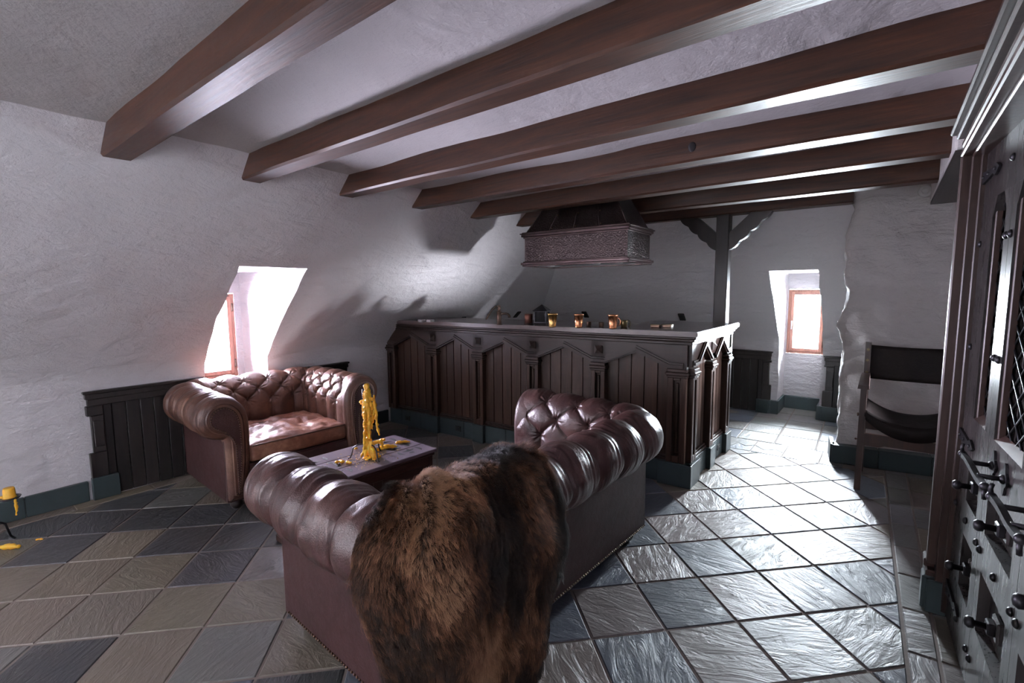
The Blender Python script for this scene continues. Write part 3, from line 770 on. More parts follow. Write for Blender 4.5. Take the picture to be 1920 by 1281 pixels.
def pilaster(T, s, wd, left=True):
    h = wd/2; mb = MB(); sl = wd*0.19
    mb.box(s-h, s-sl, -0.026, 0.03, 0.165, 0.775, T=T, ch=.004); mb.box(s+sl, s+h, -0.026, 0.03, 0.165, 0.775, T=T, ch=.004)
    mb.box(s-sl, s+sl, -0.026, 0.03, 0.165, 0.215, T=T, ch=.004); mb.box(s-sl, s+sl, -0.026, 0.03, 0.755, 0.775, T=T, ch=.004)
    mb.box(s-sl, s+sl, 0.004, 0.03, 0.215, 0.755, T=T)
    mb.box(s-sl*.35, s+sl*.35, -0.012, 0.02, 0.235, 0.735, T=T, ch=.003)
    mb.build('pilaster', M['bar_z'], bar)
    mb = MB(); mb.box(s-h-.006, s+h+.006, -0.034, 0.03, 0.775, 0.792, T=T, ch=.004); mb.box(s-h-.014, s+h+.014, -0.042, 0.03, 0.792, 0.815, T=T, ch=.006); mb.box(s-h-.004, s+h+.004, -0.034, 0.03, 0.815, 0.838, T=T, ch=.004)
    mb.build('capital', M['bar_x'], bar)
def boss(T, s, z=0.937):
    mb = MB(); r = 0.031
    mb.box(s-r, s+r, -0.022, 0.0, z-r, z+r, T=T, ch=.003)
    q = r*0.86; mb.add([(s-q, -.022, z-q), (s+q, -.022, z-q), (s+q, -.022, z+q), (s-q, -.022, z+q), (s, -.046, z)], [(0, 1, 4), (1, 2, 4), (2, 3, 4), (3, 0, 4)], T=T)
    mb.build('boss', M['bar_x'], bar)
PS = [-3.02, -2.42, -1.855, -1.268, -0.672, -0.075]
for a, b in zip(PS[:-1], PS[1:]): arch_bay(FT, a, b, 0.846, 0.948)
for i, s in enumerate(PS): pilaster(FT, s, 0.115 if i < 5 else 0.13)
for s in PS[1:5]: boss(FT, s)
SS = [0.07, 0.505, 0.97]
for a, b in zip(SS[:-1], SS[1:]): arch_bay(ST, a, b, 0.862, 0.985)
for s in SS: pilaster(ST, s, 0.105)
boss(ST, 0.50, 0.958)
mb = MB()
for (z0, z1, p) in ((1.005, 1.03, 0.022), (1.03, 1.048, 0.036), (1.048, 1.066, 0.05)):
    mb.box(-3.10, p, -p, 0.05, z0, z1, T=FT, ch=.005); mb.box(-p, 1.07, -p, 0.05, z0, z1, T=ST, ch=.005)
mb.build('cornice', M['bar_x'], bar)
mb = MB()
mb.box(-3.10, -0.03, 0.034, 0.06, 0.0, 1.05, T=FT); mb.box(0.03, 1.05, 0.034, 0.06, 0.0, 1.05, T=ST); mb.box(1.03, 1.055, -0.02, 0.62, 0.0, 1.05, T=ST)
mb.build('carcass', M['bar_z'], bar)
mb = MB()
def plinth(T, xs_, piers):
    for a, b in zip(xs_[:-1], xs_[1:]): mb.box(a+.001, b-.001, -0.006, 0.03, 0, 0.160, T=T, ch=.002)
    for s, wd in piers: mb.box(s-wd/2, s+wd/2, -0.042, 0.0, 0, 0.165, T=T, ch=.003)
plinth(FT, [-3.08, -2.9, -2.62, -2.36, -2.05, -1.86, -1.56, -1.27, -0.97, -0.67, -0.37, -0.13], [(s, 0.13) for s in PS[1:5]]+[(-0.075, 0.235)])
plinth(ST, [0.0, 0.29, 0.5, 0.74, 1.05], [(0.07, 0.22), (0.505, 0.13), (0.975, 0.15)])
mb.build('slate_plinth', M['slate_base'], bar)
for T, s in ((FT, -2.81), (FT, -2.12), (ST, 0.79)):
    mb = MB(); mb.box(s-.035, s+.035, -0.012, 0, 0.055, 0.105, T=T, ch=.003); o = mb.build('socket', M['black'], bar)
    mb = MB(); mb.box(s-.016, s+.016, -0.0135, -0.011, 0.068, 0.092, T=T); mb.build('socket_face', M['iron'], o)
# worktop: an L-shaped slab
wt = MB(); WT = TR((BC[0], BC[1], 0), rz=BA)
pts = [(-2.90, 0.60), (-2.875, -0.062), (0.062, -0.062), (0.062+0.065, 1.09), (-0.60, 1.09), (-0.60, 0.60)]
bmw = bmesh.new(); vv = [bmw.verts.new((x, y, 1.066)) for x, y in pts]; fc = bmw.faces.new(vv)
r = bmesh.ops.extrude_face_region(bmw, geom=[fc]); bmesh.ops.translate(bmw, vec=(0, 0, 0.036), verts=[q for q in r['geom'] if isinstance(q, bmesh.types.BMVert)])
bmesh.ops.recalc_face_normals(bmw, faces=bmw.faces[:]); bmesh.ops.bevel(bmw, geom=bmw.edges[:], offset=0.006, segments=2, affect='EDGES')
wt.bm(bmw, T=WT)
tag(wt.build('bar_worktop', M['worktop']), 'dark polished worktop lying along the top of the bar', 'worktop')
WZ = 1.1025
def on_top(px, py, z=WZ):
    d = CF+CR*(px-960)/894.09-CU*(py-640.5)/894.09; p = np.array([0, 0, HCAM])+d*((z-HCAM)/d[2]); return (p[0], p[1], z)

# beakers on the bar
def beaker(name, label, loc, r0, r1, h, mat, cat, group, rings=True, handle=False):
    t = thing(name, label, cat, loc, 0, group)
    mb = MB(); prof = [(r0*0.9, 0.0), (r0, 0.003)]
    if rings: prof += [(r0*1.08, 0.006), (r0*1.08, 0.011), (r0, 0.014)]
    prof += [(r0+(r1-r0)*0.55, h*0.5), (r0+(r1-r0)*0.9, h*0.88)]
    if rings: prof += [(r1*1.06, h*0.90), (r1*1.06, h*0.95)]
    prof += [(r1*1.06, h), (r1*0.94, h), (r1*0.85, h*0.6), (r0*0.8, 0.01), (0.001, 0.008)]
    mb.lathe(prof, 28, cap=False); mb.add([(r0*.9*math.cos(2*PI*k/28), r0*.9*math.sin(2*PI*k/28), 0) for k in range(28)], [tuple(range(27, -1, -1))])
    mb.build('cup', M[mat], t)
    if handle:
        mb = MB(); mb.tube([(r1*.9+0.028*math.sin(a), 0, h*.5+0.03*math.cos(a)) for a in np.linspace(0.1, PI-.1, 12)], 0.003, 8); mb.build('handle', M[mat], t)
    return t
beaker('beaker', 'tall brass beaker on the bar, nearest the faucet', on_top(1036, 614), 0.027, 0.037, 0.108, 'brass', 'beaker', 'tall metal beakers on the bar')
beaker('beaker', 'tall copper and brass beaker, middle of the three on the bar', on_top(1085, 615), 0.027, 0.036, 0.106, 'copper', 'beaker', 'tall metal beakers on the bar')
o = beaker('beaker', 'tall copper beaker with a small ring handle on the bar, nearest the corner post', on_top(1149, 617), 0.027, 0.036, 0.106, 'copper', 'beaker', 'tall metal beakers on the bar', True, True)
beaker('tumbler', 'small dark tumbler just right of the middle copper beaker', on_top(1104, 612), 0.019, 0.021, 0.038, 'bronze', 'cup', 'small dark cups on the bar', False)
beaker('tumbler', 'small dark tumbler left of the copper beaker with a handle', on_top(1127.5, 613), 0.019, 0.021, 0.036, 'bronze', 'cup', 'small dark cups on the bar', False)
beaker('mug', 'small olive brass mug right of the handled copper beaker', on_top(1170, 613), 0.026, 0.028, 0.050, 'brass_dark', 'mug', 'small dark cups on the bar', False, True)
for p, lab in (((1230, 613.5), 'low dark box on the bar, left of a pair near the post'), ((1252, 613.5), 'low dark box on the bar, right of a pair near the post')):
    t = thing('coaster_box', lab, 'box', on_top(*p), BA, 'low boxes on the bar')
    mb = MB(); mb.box(-.034, .034, -.03, .03, 0, .016, ch=.002); mb.build('box', M['bronze'], t); mb = MB(); mb.box(-.036, .036, -.032, .032, .0162, .021, ch=.002); mb.build('lid', M['brass_dark'], t)
for p, lab in (((791, 604), 'small glass dish on the left end of the bar, nearer the wall'), ((807, 604), 'small glass dish on the left end of the bar, nearer the faucet')):
    t = thing('glass_dish', lab, 'dish', on_top(*p), BA, 'glass dishes on the bar')
    mb = MB(); mb.box(-.026, .026, -.026, .026, 0, .006, ch=.002); mb.box(-.026, -.021, -.026, .026, .006, .022, ch=.001); mb.box(.021, .026, -.026, .026, .006, .022, ch=.001); mb.box(-.021, .021, -.026, -.021, .006, .022); mb.box(-.021, .021, .021, .026, .006, .022)
    mb.build('dish', M['steel'], t)
t = thing('tin_canister', 'reddish brown canister standing on the back of the bar beside the lantern', 'canister', on_top(991, 605.5), 0)
mb = MB(); mb.lathe([(.034, 0), (.036, .003), (.036, .066), (.034, .07)], 24); mb.build('body', M['copper_dark'], t); mb = MB(); mb.lathe([(.037, .070), (.037, .078), (.03, .082)], 24); mb.build('lid', M['copper_dark'], t)
lx = on_top(1016, 605.5)
t = thing('lantern', 'dark house-shaped lantern on the bar in front of the roof corner', 'lantern', lx, 0.3)
mb = MB()
for sx_, sy_ in ((-1, -1), (-1, 1), (1, -1), (1, 1)): mb.box(sx_*.052-.006, sx_*.052+.006, sy_*.052-.006, sy_*.052+.006, .012, .10)
mb.box(-.064, .064, -.064, .064, 0, .012, ch=.002); mb.box(-.064, .064, -.064, .064, .10, .108, ch=.002); mb.build('frame', M['iron'], t)
mb = MB(); mb.add([(-.07, -.07, .108), (.07, -.07, .108), (.07, .07, .108), (-.07, .07, .108), (0, 0, .165)], [(3, 2, 1, 0), (0, 1, 4), (1, 2, 4), (2, 3, 4), (3, 0, 4)]); mb.build('roof', M['iron'], t)
mb = MB(); mb.box(-.047, .047, -.047, .047, .012, .10); mb.build('side_panel', M['shade'], t)
# faucet
fx = on_top(936, 609.5)
t = thing('bar_faucet', 'oiled bronze faucet with a long side lever standing on the bar', 'faucet', fx, 0)
mb = MB(); mb.lathe([(.026, 0), (.026, .006), (.020, .010), (.019, .105), (.022, .108), (.022, .114), (.012, .118), (.010, .128), (.014, .134), (.014, .142), (.008, .148), (.016, .154), (.016, .160), (.004, .168)], 24); mb.build('body', M['bronze'], t)
px_, py_ = math.cos(0.667), math.sin(0.667)
mb = MB(); mb.tube([(px_*q, py_*q, z) for q, z in ((.012, .090), (.03, .095), (.055, .096), (.075, .09), (.085, .078), (.087, .062))], [.010, .010, .0095, .0095, .010, .011], 12); mb.build('spout', M['bronze'], t)
mb = MB(); mb.tube([(-px_*q, -py_*q, z) for q, z in ((.004, .160), (.03, .156), (.055, .132), (.08, .095), (.10, .062), (.112, .046))], [.004, .0045, .005, .006, .008, .005], 10); mb.build('lever', M['bronze'], t)

# =================================================================== HOOD
hood = thing('range_hood', 'hammered dark copper range hood hanging over the bar', 'range hood', (-1.905, 3.375, 1.582), math.radians(2.0))
W, Dp = 0.438, 0.215
mb = MB(); mb.add([(-W, -Dp, .02), (W, -Dp, .02), (W, Dp, .02), (-W, Dp, .02), (-W, -Dp, .255), (W, -Dp, .255), (W, Dp, .255), (-W, Dp, .255)], [(0, 1, 5, 4), (1, 2, 6, 5), (2, 3, 7, 6), (3, 0, 4, 7), (4, 5, 6, 7)])
mb.build('skirt', M['hood'], hood)
mb = MB()
for z0, z1, p in ((0.0, .012, .016), (.012, .03, .026), (.03, .04, .012), (.222, .234, .010), (.234, .254, .022), (.254, .262, .031), (.262, .27, .018)):
    for y0, y1 in ((-Dp-p, -Dp+.01), (Dp-.01, Dp+p)): mb.box(-W-p, W+p, y0, y1, z0, z1, ch=.003)
    for x0, x1 in ((-W-p, -W+.01), (W-.01, W+p)): mb.box(x0, x1, -Dp-p, Dp+p, z0, z1, ch=.003)
mb.build('moulding', M['hood_trim'], hood)
tw, td0, td1, tz = 0.25, -0.075, 0.20, 0.57
mb = MB(); a, b = W-.01, Dp-.01
B4 = [(-a, -b, .268), (a, -b, .268), (a, b, .268), (-a, b, .268), (-tw, td0, tz), (tw, td0, tz), (tw, td1, tz), (-tw, td1, tz)]
mb.add(B4, [(0, 1, 5, 4), (1, 2, 6, 5), (2, 3, 7, 6), (3, 0, 4, 7), (4, 5, 6, 7)]); mb.build('canopy', M['hood'], hood)
for k in (0.25, 0.5, 0.75, 0.0, 1.0):
    p = Vector((-a+2*a*k, -b, .268)); q = Vector((-tw+2*tw*k, td0, tz)); MB().tube([p+Vector((0, -.001, 0)), q+Vector((0, -.001, 0))], .004, 6).build('seam_rib', M['hood'], hood)
for k in (0.0, 1.0):
    p = Vector((a, -b+2*b*k, .268)); q = Vector((tw, td0+(td1-td0)*k, tz)); MB().tube([p, q], .004, 6).build('seam_rib', M['hood'], hood)
for k in (0.25, 0.5, 0.75):
    for u in (0.07, 0.4): MB().ball((-a+2*a*k+(-tw+2*tw*k+a-2*a*k)*u+.014, -b+(td0+b)*u-.002, .268+(tz-.268)*u), .006, 8, 6).build('rivet', M['nail'], hood)
mb = MB(); mb.box(-W+.01, W-.01, -Dp+.01, Dp-.01, .008, .016); o = mb.build('filter_plate', M['steel'], hood)
for x in (-.25, .15, .33):
    mb = MB(); mb.lathe([(.03, .001), (.032, .004), (.032, .0085)], 20, T=TR((x, -.12, 0))); mb.build('spotlight', M['white'], o)
mb = MB(); mb.box(-.2, .05, -Dp+.012, -Dp+.04, .001, .008); mb.build('control_strip', M['iron'], o)

# =================================================================== LOW CUPBOARDS IN THE KNEE WALLS
def cupboard(name, label, T, L, H, steps_left=True, steps_right=False, n=7):
    """stepped plank frame with a planked door; local x along the wall, -y into the room"""
    t = thing(name, label, 'cupboard'); t.matrix_world = T
    mb = MB(); fw = 0.16
    mb.box(-.01, L+.01, -0.045, 0.0, H-.018, H, ch=.004); mb.box(0, L, -0.036, 0.0, H-.055, H-.018, ch=.004); mb.box(.01, L-.01, -0.03, 0.0, H-.10, H-.055, ch=.003)
    mb.build('head_rail', M['cupboard'], t)
    def jamb(x, sg):
        mb = MB()
        for x0, x1, z0, z1, d in ((0, .09, .575, H-.10, .034), (.02, .09, .32, .575, .028), (-.002, .09, .15, .32, .034), (.09, .135, .15, H-.10, .022), (.03, .085, .36, .54, .036)):
            mb.box(x+sg*x0, x+sg*x1, -d, 0.0, z0, z1, ch=.004)
        mb.build('stepped_jamb', M['cupboard'], t)
        mb = MB(); mb.box(x+sg*-.005, x+sg*.14, -0.045, 0, 0, .152, ch=.004); mb.build('slate_block', M['slate_base'], t)
    if steps_left: jamb(0, 1)
    if steps_right: jamb(L, -1)
    x0, x1 = (.135 if steps_left else 0.0), (L-.135 if steps_right else L)
    mb = MB(); w_ = (x1-x0)/n
    for k in range(n): mb.box(x0+k*w_+.0015, x0+(k+1)*w_-.0015, -0.014, 0.0, .006, H-.10, ch=.0035)
    d = mb.build('door', M['cupboard'], t)
    mb = MB(); hx = x1-.10 if steps_left else x0+.12
    mb.tube([(hx+.016*math.cos(a), -0.022, H*.56+.016*math.sin(a)) for a in np.linspace(0, 2*PI, 16, endpoint=False)], .0025, 6, closed=True); mb.ball((hx, -.016, H*.56+.018), .007)
    mb.build('ring_pull', M['steel'], d)
    return t
cupboard('wall_cupboard', 'dark planked low cupboard in the left wall behind the armchair arm', TR((XL+0.002, 0.685, 0), rz=PI/2), 0.70, 0.742)
cupboard('wall_cupboard', 'dark low cupboard in the left wall, only its top shows over the armchair back', TR((XL+0.002, 1.925, 0), rz=PI/2), 0.725, 0.71, True, True, 6)
cupboard('wall_cupboard', 'dark planked low cupboard in the end wall between bar and window', TR((-1.72, YB-.002, 0)), 0.745, 0.70, False, True, 7)
cupboard('wall_cupboard', 'narrow dark low cupboard in the end wall right of the window', TR((-0.487, YB-.002, 0)), 0.36, 0.69, True, False, 3)

# slanted black outlet plates on the roof slopes over the bar
def plate(name, label, pos, mapf):
    s_, z = pos; base = Vector(np.ravel(mapf(np.array(s_), inset(np.array(z))+.012, np.array(z))))
    a = Vector(np.ravel(mapf(np.array(s_+.01), inset(np.array(z))+.012, np.array(z))))-base; a.normalize()
    b = Vector(np.ravel(mapf(np.array(s_), inset(np.array(z+.02))+.012, np.array(z+.02))))-base; b.normalize()
    n = a.cross(b); n.normalize()
    if n.z > 0: n = -n
    t = thing(name, label, 'outlet', base, 0, 'outlet plates on the roof slopes')
    m = Matrix((( *a, 0), (*b, 0), (*n, 0), (0, 0, 0, 1))).transposed().to_4x4(); m.translation = base; t.matrix_world = m
    mb = MB(); mb.box(-.036, .036, -.058, .058, -.012, .008, ch=.004); mb.build('plate', M['black'], t)
    mb = MB(); mb.box(-.022, .022, -.036, .036, .0085, .011, ch=.002); mb.build('outlet_insert', M['iron'], t)
plate('outlet_plate', 'black outlet plate on the left roof slope, left of the faucet', (4.05, 1.054), mapL)
plate('outlet_plate', 'black outlet plate on the left roof slope, right of the faucet', (5.09, 1.074), mapL)
plate('outlet_plate', 'black outlet plate on the end slope behind the middle beaker', (-3.21, 1.065), mapB)
plate('outlet_plate', 'black outlet plate on the end slope beside the timber post', (-1.91, 1.064), mapB)

# alarm sensor high on the lumpy wall, light switch on the ragged plaster edge
t = thing('motion_sensor', 'small round white motion sensor high on the lumpy wall', 'sensor', (0.165, 4.60, 2.075))
mb = MB(); mb.lathe([(.040, 0), (.042, .006), (.036, .022), (.030, .026)], 26, T=TR(rx=PI/2)); o = mb.build('housing', M['white'], t)
mb = MB(); mb.lathe([(.022, .026), (.019, .034), (.008, .039), (.001, .040)], 22, T=TR(rx=PI/2)); mb.build('lens', M['white'], t)
t = thing('light_switch', 'small black double light switch on the ragged plaster edge beside the door casing', 'switch', (XR-.004, 2.872, 1.29))
mb = MB(); mb.box(-.008, .03, -.03, .03, -.045, .045, ch=.003); mb.build('plate', M['white'], t)
for z in (-.022, .022):
    mb = MB(); mb.box(-.016, -.008, -.018, .018, z-.012, z+.012, ch=.002); mb.build('rocker', M['black'], t)

# =================================================================== DOOR
door = struct(thing('door_1', None, None, (0.272, 2.473, 0), math.radians(92.9)))
# local x = along the door towards the passage (+x) , local +y = into the room
def dl(y): return y-2.473
SEAM = [dl(2.600), dl(2.168), dl(1.735), dl(1.302), dl(1.15)]
Z0, Z1 = 0.012, 1.885
def plank(x1, x0, ww0, ww1, hasdetail):
    """vertical board with a window opening (ww0..ww1) and two sunk squares"""
    mb = MB(); th = 0.045; x1 -= .0012; x0 += .0012
    wx0, wx1 = ww0, ww1; zb, zt = 0.90, 1.70
    qx0, qx1 = ww0+.005, ww1
    rows = [(Z0, .25), (.25, .455), (.455, .585), (.585, .745), (.745, zb), (zb, zt), (zt, Z1)]
    holes = {1: (qx0, qx1), 3: (qx0, qx1), 5: (wx0, wx1)}
    xs_ = sorted({x0, qx0, wx0, qx1, wx1, x1})
    for i, (a, b) in enumerate(rows):
        if i in holes:
            h0, h1 = holes[i]; mb.box(x0, h0, -th, 0, a, b); mb.box(h1, x1, -th, 0, a, b)
        else: mb.box(x0, x1, -th, 0, a, b)
    # clipped upper corners of the window opening
    mb.prism([(wx1+.001, zt+.001), (wx1+.001, zt-.07), (wx1-.045, zt+.001)], -th, -.0005); mb.prism([(wx0-.001, zt+.001), (wx0-.001, zt-.07), (wx0+.045, zt+.001)], -th, -.0005)
    o = mb.build('door_board', M['door'], door)
    mb = MB()
    for a, b in ((.25, .455), (.585, .745)):
        mb.box(qx0-.003, qx1+.003, -th, -.030, a-.003, b+.003)
        mb.add([(qx0, -.001, a), (qx1, -.001, a), (qx1, -.030, a+.007), (qx0, -.030, a+.007)], [(0, 1, 2, 3)])
        c = .05; m = (qx0+qx1)/2; zc_ = (a+b)/2
        mb.box(m-.035, m+.035, -.030, -.012, zc_-.035, zc_+.035, ch=.006)
    mb.build('sunk_square', M['door'], o)
    for a, b in ((.25, .455), (.585, .745)):
        m = (qx0+qx1)/2; zc_ = (a+b)/2; mb = MB()
        mb.box(m-.02, m+.02, -.014, .006, zc_-.02, zc_+.02, ch=.004); mb.lathe([(.010, 0), (.010, .028), (.016, .030), (.018, .042), (.012, .050), (.001, .052)], 12, T=TR((m, .004, zc_), rx=-PI/2))
        mb.build('bolt', M['iron'], o)
    mb = MB(); mb.box(wx0-.002, wx1+.002, -.030, -.026, zb-.002, zt+.002); g = mb.build('leaded_pane', M['leaded'], o)
    mb = MB(); st = 0.075; L = wx1-wx0; Hh = zt-zb
    for sgn in (1, -1):
        k = -12
        while k < 22:
            p = []
            for u in np.linspace(0, 1, 2): pass
            c = zb+k*st
            z_at = lambda x: c+(x-wx0)*0.72*sgn*1.0+(0 if sgn > 0 else L*0.72)
            xa, xb_ = wx0, wx1; za, zb_ = z_at(xa), z_at(xb_)
            lo, hi = zb, zt
            def clipx(z): return xa+(z-za)/(zb_-za)*(xb_-xa)
            if max(za, zb_) > lo and min(za, zb_) < hi:
                P0 = (xa, za) if lo <= za <= hi else (clipx(min(max(za, lo), hi)), min(max(za, lo), hi)); P1 = (xb_, zb_) if lo <= zb_ <= hi else (clipx(min(max(zb_, lo), hi)), min(max(zb_, lo), hi))
                mb.tube([(P0[0], -.024, P0[1]), (P1[0], -.024, P1[1])], .0028, 6)
            k += 1
    mb.build('lead_came', M['iron'], g)
    mb = MB()
    for a, b in ((wx0, wx0+.012), (wx1-.012, wx1)): mb.box(a, b, -.026, -.006, zb, zt, ch=.003)
    mb.add([(wx0, -.001, zb), (wx1, -.001, zb), (wx1, -.024, zb+.02), (wx0, -.024, zb+.02)], [(0, 1, 2, 3)])
    mb.build('glazing_bead', M['casing'], o)
    return o
studs = []
for i in range(3):
    x1, x0 = SEAM[i], SEAM[i+1]
    plank(x1, x0, x0+.065, x1-.185 if i == 0 else x1-.06, True)
    for z in (.123, .515, 1.152, 1.548, 1.79):
        for x in ((x1-.028, x0+.028) if z != 1.79 else (x0+.028,)): studs.append((x, z))
        if z in (.515, .123): studs.append(((x0+x1)/2, z))
mb = MB(); mb.box(SEAM[4], SEAM[3]-.0012, -.045, 0, Z0, Z1); mb.build('door_board', M['door'], door)
stud0 = None
for x, z in studs:
    if stud0 is None:
        mb = MB(); mb.lathe([(.013, 0), (.0125, .004), (.008, .009), (.001, .0105)], 12, T=TR(rx=-PI/2)); stud0 = mb.build('stud', M['iron'], door); o = stud0
    else:
        o = stud0.copy(); scene.collection.objects.link(o); o.parent = door
    o.location = (x, 0.0, z)
for z in (1.795, 0.80, 0.155):
    mb = MB(); xh = dl(2.64)
    mb.lathe([(.017, -.05), (.019, -.048), (.019, -.018), (.016, -.017), (.016, -.014), (.019, -.013), (.019, .016), (.016, .017), (.016, .020), (.019, .021), (.019, .048), (.014, .052)], 14, T=TR((xh, .022, z)))
    h = mb.build('strap_hinge', M['iron'], door)
    L = 0.30
    mb = MB(); mb.prism([(xh, z-.026), (xh, z+.026), (xh-L*.45, z+.016), (xh-L*.72, z+.010), (xh-L*.80, z+.022), (xh-L*.88, z+.016), (xh-L, z), (xh-L*.88, z-.016), (xh-L*.80, z-.022), (xh-L*.72, z-.010), (xh-L*.45, z-.016)], .001, .009); mb.build('strap', M['iron'], h, fix=True)
    mb = MB(); mb.box(xh, xh+.05, .001, .012, z-.03, z+.03, ch=.003); mb.build('hinge_plate', M['iron'], h)
    for u in (.25, .5, .84): MB().ball((xh-L*u, .010, z), .006, 8, 6).build('hinge_nail', M['iron'], h)
for y0, y1, r0, r1 in ((2.150, 1.825, 2.06, 1.925), (1.745, 1.48, 1.68, 1.56)):
    mb = MB(); z = .828; off = .062
    a, b = dl(y0), dl(y1); n = 26; pts = []
    for k in range(n):
        u = k/(n-1); pts.append((a+(b-a)*u, off, z+0.004*math.sin(u*PI*2)))
    mb.tube(pts, .0105, 4, smooth=False)
    mb.ball((a, off, z), .0125, 10, 8); mb.ball((b, off, z), .0125, 10, 8)
    mb.tube([(a, off, z), (a+.008, off+.002, z+.02), (a+.004, off, z+.034)], .006, 6); mb.tube([(b, off, z), (b-.008, off+.002, z-.02), (b-.004, off, z-.034)], .006, 6)
    h = mb.build('pull_bar', M['iron'], door)
    for r in (r0, r1):
        mb = MB(); x = dl(r); mb.tube([(x, .004, z), (x, off, z)], .0075, 8)
        mb.prism([(x+.026*math.cos(t_)*(1+.22*math.cos(4*t_)), z+.040*math.sin(t_)*(1+.22*math.cos(4*t_))) for t_ in np.linspace(0, 2*PI, 32, endpoint=False)], .0005, .007); mb.ball((x, .008, z), .014, 10, 8, sc=(1, .7, 1))
        mb.build('rosette', M['iron'], h)
# moulded casing round the door
cas = struct(MB().box(0, .001, 0, .001, 0, .001).build('trim_2', M['casing']))
cm = MB()
steps = ((2.625, 2.665, .195), (2.665, 2.69, .212), (2.69, 2.715, .200), (2.715, 2.735, .216), (2.735, 2.752, .224))
for y0, y1, x0 in steps: cm.box(x0, .30, y0, y1, .205, 1.90, ch=.005)
for y0, y1, x0 in ((2.605, 2.627, .225), (2.590, 2.607, .250)): cm.box(x0, .33, y0, y1, .02, 1.90, ch=.004)
for k, (y0, y1, x0) in enumerate(steps): cm.box(x0, .30, DY0-.15, y1, 1.90+.026*k*.9, 1.90+.026*(k+1)*.9, ch=.005)
cm.box(.165, .30, DY0-.15, 2.775, 2.012, 2.035, ch=.006); cm.box(.185, .30, DY0-.15, 2.76, 1.992, 2.012, ch=.005)
cm.box(.225, .33, DY0-.15, 2.627, 1.885, 1.90, ch=.004)
me2 = cm.build('trim_2_tmp', M['casing']); cas.data = me2.data; bpy.data.objects.remove(me2); cas.name = 'trim_2'
mb = MB(); mb.box(.190, .30, 2.665, 2.75, .165, .21, ch=.008); mb.box(.195, .30, 2.625, 2.755, .145, .175, ch=.006); mb.build('casing_base', M['casing'], cas)
mb = MB(); mb.box(.185, .30, 2.62, 2.70, 0, .15, ch=.006); mb.box(.200, .30, 2.60, 2.622, 0, .145, ch=.004); mb.box(.200, .30, 2.702, 2.86, 0, .15, ch=.006); mb.build('slate_plinth', M['slate_base'], cas)

# =================================================================== CHAIR IN THE RECESS
ch = thing('sling_armchair', 'dark wooden armchair with black leather sling seat and back against the lumpy wall', 'chair', (0.17, 4.2, 0))
CW = 0.265
def leg(x, y, z1, th=.042):
    mb = MB(); mb.box(x-th/2, x+th/2, y-th/2, y+th/2, 0, z1, ch=.004); return mb.build('leg', M['chairwood'], ch)
for sx_ in (-1, 1):
    mb = MB(); x = sx_*CW
    mb.add([(x-.018-sx_*0-.0, -.235, 0), (x+.018, -.235, 0), (x+.018, -.19, 0), (x-.018, -.19, 0), (x-.016+.014*(-sx_)*-1*0, -.225, .705), (x+.02, -.225, .705), (x+.02, -.185, .705), (x-.016, -.185, .705)], [(3, 2, 1, 0), (4, 5, 6, 7), (0, 1, 5, 4), (1, 2, 6, 5), (2, 3, 7, 6), (3, 0, 4, 7)])
    l = mb.build('leg', M['chairwood'], ch)
    MB().ball((x+sx_*.026, -.212, .352), .007, 10, 8).tube([(x+sx_*.014, -.212, .352), (x+sx_*.026, -.212, .352)], .004, 6).build('bolt', M['nail'], l); MB().ball((x+sx_*.022, -.212, .525), .010, 10, 8, sc=(.6, 1, 1.4)).build('bolt', M['nail'], l)
    mb = MB(); mb.add([(x-.018, .20, 0), (x+.018, .20, 0), (x+.018, .245, 0), (x-.018, .245, 0), (x-.018, .235, .985), (x+.018, .235, .985), (x+.018, .275, .985), (x-.018, .275, .985)], [(3, 2, 1, 0), (4, 5, 6, 7), (0, 1, 5, 4), (1, 2, 6, 5), (2, 3, 7, 6), (3, 0, 4, 7)])
    p = mb.build('back_post', M['chairwood'], ch)
    for z in (.76, .85, .93):
        MB().prism([(x+.014*math.cos(a)*(1 if j % 2 else .45), z+.014*math.sin(a)*(1 if j % 2 else .45)) for j, a in enumerate(np.linspace(0, 2*PI, 12, endpoint=False))], .2255+(z-.76)*.036, .2285+(z-.76)*.036).build('star_nail', M['brass_dark'], p)
    mb = MB(); n = 14; rows = []
    for u in np.linspace(0, 1, n):
        y = -.275+u*.52; zt = .712+.034*math.sin(u*PI*.9); wd = .026*(1.25-.35*u)
        rows.append([(x-wd, y, zt), (x-wd*.9, y, zt+.028), (x+wd*.9, y, zt+.028), (x+wd, y, zt)])
    P = np.array(rows); mb.grid(np.concatenate([P, P[:, :1]], 1), smooth=False, flip=True); k4 = 5
    mb.f += [(0, 1, 2, 3), tuple((n-1)*k4+q for q in (3, 2, 1, 0))]; mb.mi += [0, 0]; mb.sm += [False, False]
    mb.build('armrest', M['chairwood'], ch, fix=True, weld=.0005)
    MB().box(x-.012, x+.012, -.2, .21, .07, .11, ch=.003).build('side_rail', M['chairwood'], ch); MB().box(x-.012, x+.012, -.2, .21, .52, .555, ch=.003).build('side_rail', M['chairwood'], ch)
mb = MB(); n = 16; top = [(-CW+2*CW*k/n, .40) for k in range(n+1)]
bot = [(CW-2*CW*k/n, .315 if abs(1-2*k/n) > .55 else .328) for k in range(n+1)]
mb.prism(top+bot, -.222, -.2); mb.build('stretcher', M['chairwood'], ch, fix=True)
mb = MB(); mb.box(-CW, CW, .212, .232, .33, .40, ch=.003); mb.build('stretcher', M['chairwood'], ch)
